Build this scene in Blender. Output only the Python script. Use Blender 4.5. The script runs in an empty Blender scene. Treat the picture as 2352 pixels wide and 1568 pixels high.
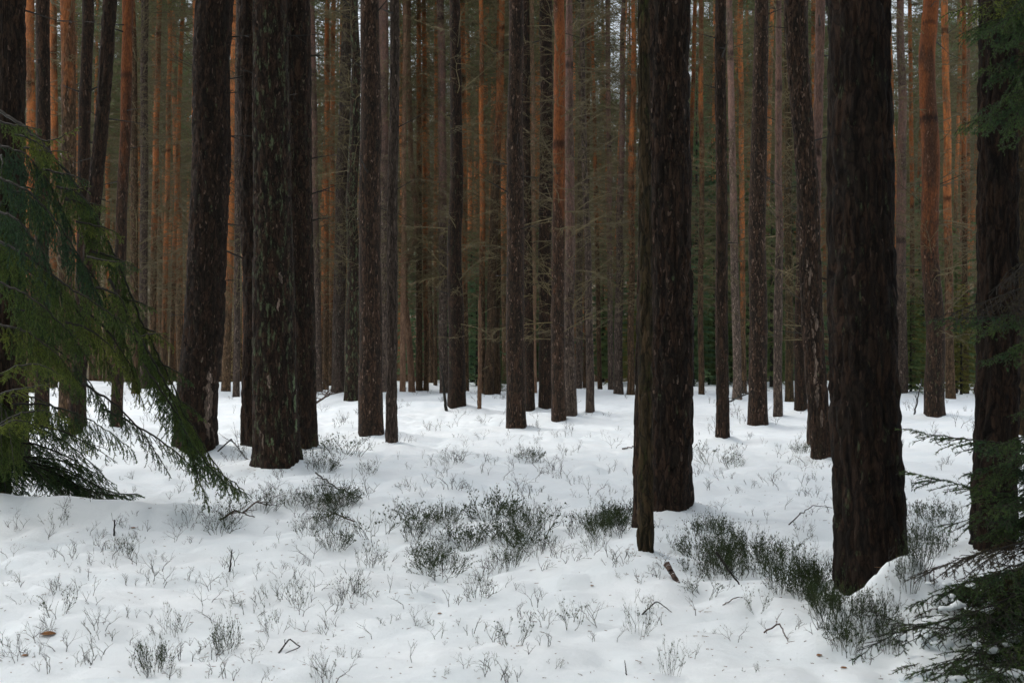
import bpy, math, random
import numpy as np
from mathutils import Vector

# ------------------------------------------------------------------ camera, sky, sun, exposure
S = bpy.context.scene
COL = S.collection
CAM_H = 1.5
FPX = 3267.0          # focal length in units of a 2352 px wide picture (50 mm on a 36 mm sensor)
CX, HY = 1176.0, 795.0
cam_d = bpy.data.cameras.new("camera")
cam_d.lens = 50.0
cam_d.sensor_width = 36.0
cam_d.shift_y = (HY - 784.0) / 2352.0
cam_d.clip_start = 0.1
cam_d.clip_end = 2000.0
cam_d.dof.use_dof = True
cam_d.dof.focus_distance = 14.0
cam_d.dof.aperture_fstop = 6.3
cam = bpy.data.objects.new("camera", cam_d)
COL.objects.link(cam)
cam.location = (0, 0, CAM_H)
cam.rotation_euler = (math.radians(90), 0, 0)
S.camera = cam

SUN_EL, SUN_AZ = 64.0, -62.0          # azimuth measured from +Y (view direction), negative = to the left
world = bpy.data.worlds.new("World")
S.world = world
world.use_nodes = True
wn = world.node_tree.nodes
wl = world.node_tree.links
wn.clear()
sky = wn.new("ShaderNodeTexSky")
sky.sky_type = 'NISHITA'
sky.sun_disc = False
sky.sun_elevation = math.radians(SUN_EL)
sky.sun_rotation = math.radians(SUN_AZ)
sky.air_density = 1.3
sky.dust_density = 4.0
sky.ozone_density = 1.0
hs = wn.new("ShaderNodeHueSaturation")
hs.inputs["Saturation"].default_value = 0.50
bg = wn.new("ShaderNodeBackground")
bg.inputs["Strength"].default_value = 0.15
wo = wn.new("ShaderNodeOutputWorld")
wl.new(sky.outputs[0], hs.inputs["Color"])
wl.new(hs.outputs[0], bg.inputs["Color"])
wl.new(bg.outputs[0], wo.inputs["Surface"])

sun_d = bpy.data.lights.new("sun", 'SUN')
sun_d.energy = 0.5
sun_d.angle = math.radians(120)
sun_d.color = (1.0, 0.98, 0.95)
sun = bpy.data.objects.new("sun", sun_d)
COL.objects.link(sun)
el, az = math.radians(SUN_EL), math.radians(SUN_AZ)
sdir = Vector((math.cos(el) * math.sin(az), math.cos(el) * math.cos(az), math.sin(el)))
sun.rotation_euler = sdir.to_track_quat('Z', 'Y').to_euler()
sun.location = (0, 0, 60)

S.view_settings.view_transform = 'Standard'
S.view_settings.look = 'None'
S.view_settings.gamma = 1.0
S.view_settings.exposure = 0.60
S.cycles.filter_width = 1.5
S.cycles.max_bounces = 6
S.cycles.diffuse_bounces = 4
S.cycles.transparent_max_bounces = 4
S.cycles.volume_bounces = 0

random.seed(7)
RNG = np.random.default_rng(11)

# ------------------------------------------------------------------ helpers
def smooth(a, b, x):
    t = np.clip((x - a) / (b - a), 0, 1)
    return t * t * (3 - 2 * t)

def _hash(i, j, k, s):
    n = (i * 374761393 + j * 668265263 + k * 2147483647 + s * 974711) & 0xFFFFFFFF
    n = ((n ^ (n >> 13)) * 1274126177) & 0xFFFFFFFF
    n = (n ^ (n >> 16)) & 0xFFFFFFFF
    n = (n * 2246822519) & 0xFFFFFFFF
    n = n ^ (n >> 15)
    return (n & 0xFFFFFF) / float(0xFFFFFF)

def noise3(x, y, z, s=0):
    x = np.asarray(x, float); y = np.asarray(y, float); z = np.asarray(z, float)
    x, y, z = np.broadcast_arrays(x, y, z)
    xi = np.floor(x).astype(np.int64); yi = np.floor(y).astype(np.int64); zi = np.floor(z).astype(np.int64)
    fx, fy, fz = x - xi, y - yi, z - zi
    fx = fx * fx * (3 - 2 * fx); fy = fy * fy * (3 - 2 * fy); fz = fz * fz * (3 - 2 * fz)
    r = 0
    for a in (0, 1):
        wa = fx if a else 1 - fx
        for b in (0, 1):
            wb = fy if b else 1 - fy
            for c in (0, 1):
                wc = fz if c else 1 - fz
                r = r + wa * wb * wc * _hash(xi + a, yi + b, zi + c, s)
    return r * 2 - 1

def mesh_np(name, V, faces, mats=None, fmat=None, smooth_on=True):
    """faces: list of int arrays (n,3) or (n,4)"""
    me = bpy.data.meshes.new(name)
    V = np.asarray(V, np.float32)
    faces = [np.asarray(f, np.int32) for f in faces if len(f)]
    nl = sum(f.size for f in faces); nf = sum(len(f) for f in faces)
    me.vertices.add(len(V)); me.vertices.foreach_set("co", V.ravel())
    me.loops.add(nl); me.polygons.add(nf)
    me.loops.foreach_set("vertex_index", np.concatenate([f.ravel() for f in faces]))
    tot = np.concatenate([np.full(len(f), f.shape[1], np.int32) for f in faces])
    start = np.concatenate([[0], np.cumsum(tot)[:-1]]).astype(np.int32)
    me.polygons.foreach_set("loop_start", start)
    if fmat is not None:
        me.polygons.foreach_set("material_index", np.asarray(fmat, np.int32))
    me.polygons.foreach_set("use_smooth", np.full(nf, smooth_on, bool))
    me.update(calc_edges=True)
    for m in (mats or []):
        me.materials.append(m)
    return me

class Geo:
    """collects prism segments and loose blades, makes one mesh of them"""
    def __init__(self):
        self.V = []; self.F = []; self.M = []; self.n = 0
    def add(self, V, F, m):
        V = np.asarray(V, float)
        self.V.append(V); self.F.append(np.asarray(F) + self.n); self.M.append(np.full(len(F), m)); self.n += len(V)
    def segs(self, P0, P1, R0, R1, m=0, sides=3):
        P0 = np.asarray(P0, float); P1 = np.asarray(P1, float)
        if not len(P0): return
        R0 = np.broadcast_to(np.asarray(R0, float), (len(P0),)); R1 = np.broadcast_to(np.asarray(R1, float), (len(P0),))
        d = P1 - P0
        d /= np.linalg.norm(d, axis=1, keepdims=True) + 1e-9
        ref = np.where(np.abs(d[:, 2:3]) < 0.9, [[0, 0, 1.0]], [[1.0, 0, 0]])
        u = np.cross(d, ref); u /= np.linalg.norm(u, axis=1, keepdims=True) + 1e-9
        w = np.cross(d, u)
        a = np.arange(sides) * 2 * math.pi / sides
        off = np.cos(a)[None, :, None] * u[:, None, :] + np.sin(a)[None, :, None] * w[:, None, :]
        A = P0[:, None] + off * R0[:, None, None]
        B = P1[:, None] + off * R1[:, None, None]
        V = np.concatenate([A, B], 1).reshape(-1, 3)
        i = np.arange(sides); j = (i + 1) % sides
        q = np.stack([i, j, j + sides, i + sides], 1)
        F = (q[None] + (np.arange(len(P0)) * 2 * sides)[:, None, None]).reshape(-1, 4)
        self.add(V, F, m)
    def blades(self, P, D, L, W, m=0):
        """one triangle per blade: base point, direction, length, width"""
        P = np.asarray(P, float); D = np.asarray(D, float)
        if not len(P): return
        r = RNG.normal(size=P.shape)
        s = np.cross(D, r); s /= np.linalg.norm(s, axis=1, keepdims=True) + 1e-9
        L = np.broadcast_to(np.asarray(L, float), (len(P),))[:, None]; W = np.broadcast_to(np.asarray(W, float), (len(P),))[:, None]
        V = np.stack([P + s * W / 2, P - s * W / 2, P + D * L], 1).reshape(-1, 3)
        F = np.arange(len(V)).reshape(-1, 3)
        self.add(V, F, m)
    def mesh(self, name, mats, origin=(0, 0, 0)):
        V = np.concatenate(self.V) - np.asarray(origin, float)
        return mesh_np(name, V, self.F, mats, np.concatenate(self.M))

def link(name, me, parent=None, loc=(0, 0, 0), color=None):
    o = bpy.data.objects.new(name, me)
    COL.objects.link(o)
    o.location = loc
    if parent: o.parent = parent
    if color: o.color = color
    return o

def tag(o, label=None, cat=None, group=None, kind=None):
    if label: o["label"] = label
    if cat: o["category"] = cat
    if group: o["group"] = group
    if kind: o["kind"] = kind
    return o

def empty(name, loc):
    o = bpy.data.objects.new(name, None)
    COL.objects.link(o)
    o.location = loc
    o.empty_display_size = 0.3
    return o

# ------------------------------------------------------------------ materials
def new_mat(name):
    m = bpy.data.materials.new(name)
    m.use_nodes = True
    m.node_tree.nodes.clear()
    return m, m.node_tree.nodes, m.node_tree.links

def N(nodes, t, **kw):
    n = nodes.new(t)
    for k, v in kw.items():
        setattr(n, k, v)
    return n

def ramp(nodes, stops):
    r = nodes.new("ShaderNodeValToRGB")
    e = r.color_ramp.elements
    while len(e) < len(stops): e.new(0.5)
    for i, (p, c) in enumerate(stops):
        e[i].position = p
        e[i].color = c if len(c) == 4 else (*c, 1)
    return r

def mixc(nodes, links, fac, a, b):
    n = nodes.new("ShaderNodeMix"); n.data_type = 'RGBA'
    for v, s in ((fac, n.inputs[0]), (a, n.inputs[6]), (b, n.inputs[7])):
        if hasattr(v, "links"): links.new(v, s)
        else: s.default_value = v if not isinstance(v, tuple) or len(v) == 4 else (*v, 1)
    return n.outputs[2]

def math_n(nodes, links, op, a, b=None, clamp=False):
    n = nodes.new("ShaderNodeMath"); n.operation = op; n.use_clamp = clamp
    for v, s in ((a, n.inputs[0]), (b, n.inputs[1])):
        if v is None: continue
        if hasattr(v, "links"): links.new(v, s)
        else: s.default_value = v
    return n.outputs[0]

def bark_material(name, plate, plate2, crev, orange, orange2, flake_c, lichen_c, scale, bump=0.5, moss=0.0):
    """plated pine bark; object colour: R = height where the orange upper bark begins / 30 m,
    G = share of pale flakes, B = amount of lichen, alpha = how light the bark is"""
    m, n, l = new_mat(name)
    tc = N(n, "ShaderNodeTexCoord")
    oi = N(n, "ShaderNodeObjectInfo")
    sep = N(n, "ShaderNodeSeparateColor"); l.new(oi.outputs["Color"], sep.inputs[0])
    rnd = math_n(n, l, 'MULTIPLY', oi.outputs["Random"], 57.0)
    off = N(n, "ShaderNodeCombineXYZ"); l.new(rnd, off.inputs[0]); l.new(rnd, off.inputs[2])
    mp = N(n, "ShaderNodeVectorMath", operation='MULTIPLY'); l.new(tc.outputs["Object"], mp.inputs[0])
    mp.inputs[1].default_value = (1, 1, 0.27)
    ad = N(n, "ShaderNodeVectorMath", operation='ADD'); l.new(mp.outputs[0], ad.inputs[0]); l.new(off.outputs[0], ad.inputs[1])
    nz = N(n, "ShaderNodeTexNoise"); nz.inputs["Scale"].default_value = scale * 0.55; nz.inputs["Detail"].default_value = 3
    l.new(ad.outputs[0], nz.inputs["Vector"])
    wm = N(n, "ShaderNodeVectorMath", operation='MULTIPLY_ADD'); l.new(nz.outputs["Color"], wm.inputs[0])
    wm.inputs[1].default_value = (0.16, 0.16, 0.10); l.new(ad.outputs[0], wm.inputs[2])
    vor = N(n, "ShaderNodeTexVoronoi", feature='DISTANCE_TO_EDGE'); vor.inputs["Scale"].default_value = scale
    l.new(wm.outputs[0], vor.inputs["Vector"])
    vc = N(n, "ShaderNodeTexVoronoi", feature='F1'); vc.inputs["Scale"].default_value = scale
    l.new(wm.outputs[0], vc.inputs["Vector"])
    fine = N(n, "ShaderNodeTexNoise"); fine.inputs["Scale"].default_value = scale * 3.0; fine.inputs["Detail"].default_value = 5
    fine.inputs["Roughness"].default_value = 0.7
    l.new(ad.outputs[0], fine.inputs["Vector"])
    big = N(n, "ShaderNodeTexNoise"); big.inputs["Scale"].default_value = 2.2; big.inputs["Detail"].default_value = 3
    l.new(ad.outputs[0], big.inputs["Vector"])
    sc = N(n, "ShaderNodeSeparateColor"); l.new(vc.outputs["Color"], sc.inputs[0])
    # lower bark
    pl = mixc(n, l, sc.outputs[0], plate, plate2)
    fr = ramp(n, [(0.3, (0.45, 0.45, 0.45)), (0.7, (1.5, 1.5, 1.5))]); l.new(fine.outputs[0], fr.inputs[0])
    mul = N(n, "ShaderNodeMix", data_type='RGBA', blend_type='MULTIPLY'); mul.inputs[0].default_value = 1
    l.new(pl, mul.inputs[6]); l.new(fr.outputs[0], mul.inputs[7])
    crv = ramp(n, [(0.0, (.30, .30, .30)), (0.10, (1, 1, 1))]); l.new(vor.outputs[0], crv.inputs[0])
    fm = N(n, "ShaderNodeVectorMath", operation='MULTIPLY'); l.new(wm.outputs[0], fm.inputs[0]); fm.inputs[1].default_value = (1, 1, 0.42)
    fn = N(n, "ShaderNodeTexNoise"); fn.inputs["Scale"].default_value = scale * 0.75; fn.inputs["Detail"].default_value = 4; fn.inputs["Roughness"].default_value = 0.6
    l.new(fm.outputs[0], fn.inputs["Vector"])
    fa = math_n(n, l, 'ABSOLUTE', math_n(n, l, 'SUBTRACT', fn.outputs[0], 0.5))
    fur = ramp(n, [(0.0, (.15, .15, .15)), (0.045, (1, 1, 1))]); l.new(fa, fur.inputs[0])
    crm = N(n, "ShaderNodeMix", data_type='RGBA', blend_type='MULTIPLY'); crm.inputs[0].default_value = 1
    l.new(crv.outputs[0], crm.inputs[6]); l.new(fur.outputs[0], crm.inputs[7])
    class crf: outputs = [crm.outputs[2]]
    low = mixc(n, l, crf.outputs[0], crev, mul.outputs[2])
    # pale flakes where the outer plates came off
    fv = N(n, "ShaderNodeTexVoronoi", feature='F1'); fv.inputs["Scale"].default_value = scale * 1.9
    l.new(wm.outputs[0], fv.inputs["Vector"])
    fs = N(n, "ShaderNodeSeparateColor"); l.new(fv.outputs["Color"], fs.inputs[0])
    thr = math_n(n, l, 'SUBTRACT', 1.0, math_n(n, l, 'MULTIPLY', sep.outputs[1], 0.90))
    clus = math_n(n, l, 'MULTIPLY', math_n(n, l, 'SUBTRACT', big.outputs[0], 0.5), 1.1)
    fsel = math_n(n, l, 'GREATER_THAN', math_n(n, l, 'ADD', fs.outputs[1], clus), thr)
    fd = math_n(n, l, 'LESS_THAN', fv.outputs["Distance"], 0.34)
    ff = math_n(n, l, 'MULTIPLY', math_n(n, l, 'MULTIPLY', fsel, fd), math_n(n, l, 'MULTIPLY', fs.outputs[0], 0.95))
    low2 = mixc(n, l, ff, low, flake_c)
    # lichen / algae
    ln = N(n, "ShaderNodeTexNoise"); ln.inputs["Scale"].default_value = scale * 0.9; ln.inputs["Detail"].default_value = 6
    ln.inputs["Roughness"].default_value = 0.75
    l.new(ad.outputs[0], ln.inputs["Vector"])
    lt = math_n(n, l, 'ADD', ln.outputs[0], math_n(n, l, 'MULTIPLY', sep.outputs[2], 0.20))
    lr = ramp(n, [(0.66, (0, 0, 0)), (0.74, (1, 1, 1))]); l.new(lt, lr.inputs[0])
    low3 = mixc(n, l, math_n(n, l, 'MULTIPLY', lr.outputs[0], 0.85), low2, lichen_c)
    # upper orange bark
    xyz = N(n, "ShaderNodeSeparateXYZ"); l.new(tc.outputs["Object"], xyz.inputs[0])
    h0 = math_n(n, l, 'MULTIPLY', sep.outputs[0], 30.0)
    hn = math_n(n, l, 'ADD', math_n(n, l, 'SUBTRACT', xyz.outputs[2], h0), math_n(n, l, 'MULTIPLY', math_n(n, l, 'SUBTRACT', ln.outputs[0], 0.5), 9.0))
    hf = N(n, "ShaderNodeMapRange"); hf.inputs["From Min"].default_value = -1.2; hf.inputs["From Max"].default_value = 1.8
    l.new(hn, hf.inputs["Value"])
    org = mixc(n, l, sc.outputs[2], orange, orange2)
    o2 = N(n, "ShaderNodeMix", data_type='RGBA', blend_type='MULTIPLY'); o2.inputs[0].default_value = 1
    l.new(org, o2.inputs[6]); l.new(fr.outputs[0], o2.inputs[7])
    # dark old plates persisting on the orange part
    dk = ramp(n, [(0.50, (0, 0, 0)), (0.60, (1, 1, 1))]); l.new(big.outputs[0], dk.inputs[0])
    o3 = mixc(n, l, math_n(n, l, 'MULTIPLY', dk.outputs[0], 0.75), o2.outputs[2], low2)
    kz = N(n, "ShaderNodeCombineXYZ"); l.new(math_n(n, l, 'ADD', math_n(n, l, 'MULTIPLY', xyz.outputs[2], 1.0), rnd), kz.inputs[2])
    kn = N(n, "ShaderNodeTexNoise"); kn.inputs["Scale"].default_value = 1.9; kn.inputs["Detail"].default_value = 1.5
    l.new(kz.outputs[0], kn.inputs["Vector"])
    kr = ramp(n, [(0.60, (0, 0, 0)), (0.66, (1, 1, 1))]); l.new(math_n(n, l, 'ADD', kn.outputs[0], math_n(n, l, 'MULTIPLY', math_n(n, l, 'SUBTRACT', ln.outputs[0], .5), .25)), kr.inputs[0])
    o3 = mixc(n, l, math_n(n, l, 'MULTIPLY', kr.outputs[0], 0.8), o3, crev)
    colr = mixc(n, l, hf.outputs[0], low3, o3)
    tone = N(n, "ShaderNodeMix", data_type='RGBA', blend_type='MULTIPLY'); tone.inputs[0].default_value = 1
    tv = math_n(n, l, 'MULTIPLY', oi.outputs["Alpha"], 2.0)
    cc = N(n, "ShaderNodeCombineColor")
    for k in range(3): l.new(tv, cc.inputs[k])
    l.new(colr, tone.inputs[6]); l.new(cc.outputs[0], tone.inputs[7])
    b = N(n, "ShaderNodeBsdfPrincipled")
    b.inputs["Roughness"].default_value = 0.9
    b.inputs["Specular IOR Level"].default_value = 0.15
    l.new(tone.outputs[2], b.inputs["Base Color"])
    hgt = math_n(n, l, 'ADD', crf.outputs[0], math_n(n, l, 'MULTIPLY', fine.outputs[0], 0.5))
    bp = N(n, "ShaderNodeBump"); bp.inputs["Strength"].default_value = bump; bp.inputs["Distance"].default_value = 0.02
    l.new(hgt, bp.inputs["Height"]); l.new(bp.outputs[0], b.inputs["Normal"])
    o = N(n, "ShaderNodeOutputMaterial"); l.new(b.outputs[0], o.inputs[0])
    return m

M = {}
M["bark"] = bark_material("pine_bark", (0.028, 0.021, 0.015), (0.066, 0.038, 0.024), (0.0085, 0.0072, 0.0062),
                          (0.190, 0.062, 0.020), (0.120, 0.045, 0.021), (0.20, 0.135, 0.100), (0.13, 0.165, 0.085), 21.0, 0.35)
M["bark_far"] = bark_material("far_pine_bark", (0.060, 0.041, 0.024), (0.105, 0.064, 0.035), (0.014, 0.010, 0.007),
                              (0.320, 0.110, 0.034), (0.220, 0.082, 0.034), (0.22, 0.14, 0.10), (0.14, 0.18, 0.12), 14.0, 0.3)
M["bark_moss"] = bark_material("mossy_bark", (0.046, 0.036, 0.018), (0.085, 0.055, 0.028), (0.012, 0.011, 0.007),
                               (0.085, 0.075, 0.034), (0.060, 0.060, 0.030), (0.15, 0.10, 0.06), (0.055, 0.066, 0.020), 18.0)
M["bark_pale"] = bark_material("smooth_pale_bark", (0.22, 0.13, 0.080), (0.17, 0.10, 0.062), (0.10, 0.06, 0.040),
                               (0.24, 0.135, 0.080), (0.19, 0.10, 0.060), (0.26, 0.18, 0.12), (0.10, 0.10, 0.07), 9.0, 0.2)
M["bark_grey"] = bark_material("grey_flaky_bark", (0.066, 0.050, 0.038), (0.105, 0.076, 0.058), (0.018, 0.014, 0.012),
                               (0.15, 0.085, 0.062), (0.11, 0.07, 0.058), (0.22, 0.16, 0.13), (0.18, 0.20, 0.15), 16.0, 0.4)

def leaf_material(name, c1, c2, transl=0.25, scale=6.0):
    m, n, l = new_mat(name)
    tc = N(n, "ShaderNodeTexCoord"); oi = N(n, "ShaderNodeObjectInfo")
    ad = N(n, "ShaderNodeVectorMath", operation='ADD'); l.new(tc.outputs["Object"], ad.inputs[0])
    rn = math_n(n, l, 'MULTIPLY', oi.outputs["Random"], 31.0); l.new(rn, ad.inputs[1])
    nz = N(n, "ShaderNodeTexNoise"); nz.inputs["Scale"].default_value = scale; nz.inputs["Detail"].default_value = 4
    l.new(ad.outputs[0], nz.inputs["Vector"])
    r = ramp(n, [(0.32, c1), (0.68, c2)]); l.new(nz.outputs[0], r.inputs[0])
    b = N(n, "ShaderNodeBsdfPrincipled"); b.inputs["Roughness"].default_value = 0.65
    b.inputs["Specular IOR Level"].default_value = 0.25
    l.new(r.outputs[0], b.inputs["Base Color"])
    t = N(n, "ShaderNodeBsdfTranslucent"); l.new(r.outputs[0], t.inputs["Color"])
    mx = N(n, "ShaderNodeMixShader"); mx.inputs[0].default_value = transl
    l.new(b.outputs[0], mx.inputs[1]); l.new(t.outputs[0], mx.inputs[2])
    o = N(n, "ShaderNodeOutputMaterial"); l.new(mx.outputs[0], o.inputs[0])
    return m

M["needle"] = leaf_material("spruce_needles", (0.026, 0.074, 0.032), (0.095, 0.145, 0.036), 0.38, 5.0)
M["needle_mid"] = leaf_material("green_spruce_needles", (0.062, 0.116, 0.030), (0.150, 0.200, 0.042), 0.42, 5.0)
M["needle_teal"] = leaf_material("bluish_spruce_needles", (0.024, 0.074, 0.040), (0.070, 0.130, 0.054), 0.25, 5.0)
M["needle_lime"] = leaf_material("young_spruce_needles", (0.100, 0.145, 0.028), (0.210, 0.240, 0.042), 0.45, 4.0)
M["needle_far"] = leaf_material("undergrowth_needles", (0.060, 0.135, 0.072), (0.140, 0.200, 0.078), 0.25, 2.0)
M["needle_yellow"] = leaf_material("yellowish_needles", (0.10, 0.11, 0.026), (0.19, 0.165, 0.040), 0.3, 2.0)
M["needle_brown"] = leaf_material("dead_needles", (0.060, 0.036, 0.016), (0.060, 0.055, 0.018), 0.2, 5.0)
M["pine_needle"] = leaf_material("pine_needles", (0.070, 0.100, 0.042), (0.150, 0.168, 0.066), 0.35, 0.8)
M["stem"] = leaf_material("bilberry_stems", (0.013, 0.020, 0.007), (0.040, 0.050, 0.016), 0.0, 9.0)
M["stem_dry"] = leaf_material("dry_stems", (0.022, 0.019, 0.015), (0.048, 0.040, 0.030), 0.0, 9.0)
M["leaflet"] = leaf_material("bilberry_leaves", (0.018, 0.036, 0.011), (0.052, 0.074, 0.021), 0.2, 9.0)
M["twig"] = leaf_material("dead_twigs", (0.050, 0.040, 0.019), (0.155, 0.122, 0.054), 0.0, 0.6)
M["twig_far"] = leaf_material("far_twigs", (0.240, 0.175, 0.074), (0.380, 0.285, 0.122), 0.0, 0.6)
M["twig_dark"] = leaf_material("dark_twigs", (0.011, 0.010, 0.007), (0.024, 0.020, 0.014), 0.0, 3.0)
M["stick"] = leaf_material("fallen_wood", (0.030, 0.018, 0.012), (0.085, 0.050, 0.032), 0.0, 14.0)
M["dead_leaf"] = leaf_material("brown_leaf", (0.20, 0.085, 0.030), (0.36, 0.17, 0.06), 0.2, 40.0)
M["litter"] = leaf_material("needle_litter", (0.10, 0.060, 0.035), (0.22, 0.12, 0.06), 0.1, 3.0)

M["lichen"] = leaf_material("pale_lichen", (0.035, 0.055, 0.022), (0.150, 0.185, 0.095), 0.0, 26.0)

def snow_material():
    m, n, l = new_mat("snow")
    tc = N(n, "ShaderNodeTexCoord")
    a = N(n, "ShaderNodeTexNoise"); a.inputs["Scale"].default_value = 9; a.inputs["Detail"].default_value = 6; a.inputs["Roughness"].default_value = 0.65
    g = N(n, "ShaderNodeTexNoise"); g.inputs["Scale"].default_value = 90; g.inputs["Detail"].default_value = 4; g.inputs["Roughness"].default_value = 0.8
    c = N(n, "ShaderNodeTexNoise"); c.inputs["Scale"].default_value = 1.3; c.inputs["Detail"].default_value = 5
    for t in (a, g, c): l.new(tc.outputs["Object"], t.inputs["Vector"])
    r = ramp(n, [(0.3, (0.78, 0.845, 0.865)), (0.7, (0.845, 0.89, 0.90))]); l.new(c.outputs[0], r.inputs[0])
    b = N(n, "ShaderNodeBsdfPrincipled"); b.inputs["Roughness"].default_value = 0.7
    b.inputs["Specular IOR Level"].default_value = 0.2
    l.new(r.outputs[0], b.inputs["Base Color"])
    h = math_n(n, l, 'ADD', math_n(n, l, 'MULTIPLY', a.outputs[0], 1.0), math_n(n, l, 'MULTIPLY', g.outputs[0], 0.14))
    bp = N(n, "ShaderNodeBump"); bp.inputs["Strength"].default_value = 0.5; bp.inputs["Distance"].default_value = 0.03
    l.new(h, bp.inputs["Height"]); l.new(bp.outputs[0], b.inputs["Normal"])
    o = N(n, "ShaderNodeOutputMaterial"); l.new(b.outputs[0], o.inputs[0])
    return m
M["snow"] = snow_material()

# ------------------------------------------------------------------ ground
def g_base(x, y):
    x = np.asarray(x, float); y = np.asarray(y, float)
    z = 0.07 * noise3(x * 0.22, y * 0.22, 0.5, 1) + 0.055 * noise3(x * 0.75, y * 0.75, 0.5, 2)
    far = smooth(56, 70, y)
    z = z - np.maximum(0, y - 58) * 0.030 * far
    return z

PITS = []
MOUNDS = []     # x, y, height, radius x, radius y
def g_full(x, y):
    x = np.asarray(x, float); y = np.asarray(y, float)
    z = g_base(x, y)
    near = 1 - smooth(25, 50, y)
    z = z + near * (0.020 * noise3(x * 2.0, y * 2.0, 0.5, 3) + 0.105 * np.abs(noise3(x * 1.25 + 3, y * 1.25, 0.5, 8)) + 0.066 * np.abs(noise3(x * 3.1, y * 3.1 + 5, 0.5, 9)) - 0.064 + 0.015 * noise3(x * 5.0, y * 5.0, 0.5, 4) + 0.005 * noise3(x * 14, y * 14, 0.5, 5))
    z = z + (1 - near) * (0.03 * noise3(x * 1.2, y * 1.2, 0.5, 3) + .16 * np.abs(noise3(x * .55, y * .55, .5, 31)) - .045)
    for (mx, my, h, rx, ry) in MOUNDS:
        q = ((x - mx) / rx) ** 2 + ((y - my) / ry) ** 2
        z = z + h * np.exp(-q * 1.2)
    for (mx, my, h, rx_) in PITS:
        b_ = (np.abs(x - mx) < 4 * rx_) & (np.abs(y - my) < 4 * rx_)
        if b_.any():
            z = z - np.where(b_, h * np.exp(-(((x - mx) ** 2 + (y - my) ** 2) / rx_ ** 2)), 0)
    hx, hy = 2.02, 7.45
    heap = np.exp(-(((x - hx) / .42) ** 2 + ((y - hy) / .5) ** 2))
    z = z + heap * (0.13 * np.abs(noise3(x * 5.0, y * 5.0, 0.5, 6)) + 0.05 * np.abs(noise3(x * 11, y * 11, .5, 7)) - .05)
    return z

def gz(x, y): return float(g_full(x, y))

def at(px, py):
    """ground point seen at picture position (2352 wide), over the unmounded ground"""
    z = 0.0; d = 10
    for _ in range(12):
        d = (CAM_H - z) * FPX / max(py - HY, 20.0)
        z = 0.5 * z + 0.5 * float(g_base((px - CX) / FPX * d, d))
    return (px - CX) / FPX * d, d

def at_full(px, py):
    ds = np.geomspace(4.5, 75, 700)
    zs = CAM_H - (py - HY) / FPX * ds
    gs = g_full((px - CX) / FPX * ds, ds)
    k = np.argmax(zs <= gs)
    d = ds[k] if zs[k] <= gs[k] else 60.0
    return (px - CX) / FPX * d, d

def pt(px, py, d):
    return np.array([(px - CX) / FPX * d, d, CAM_H - (py - HY) / FPX * d])

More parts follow.
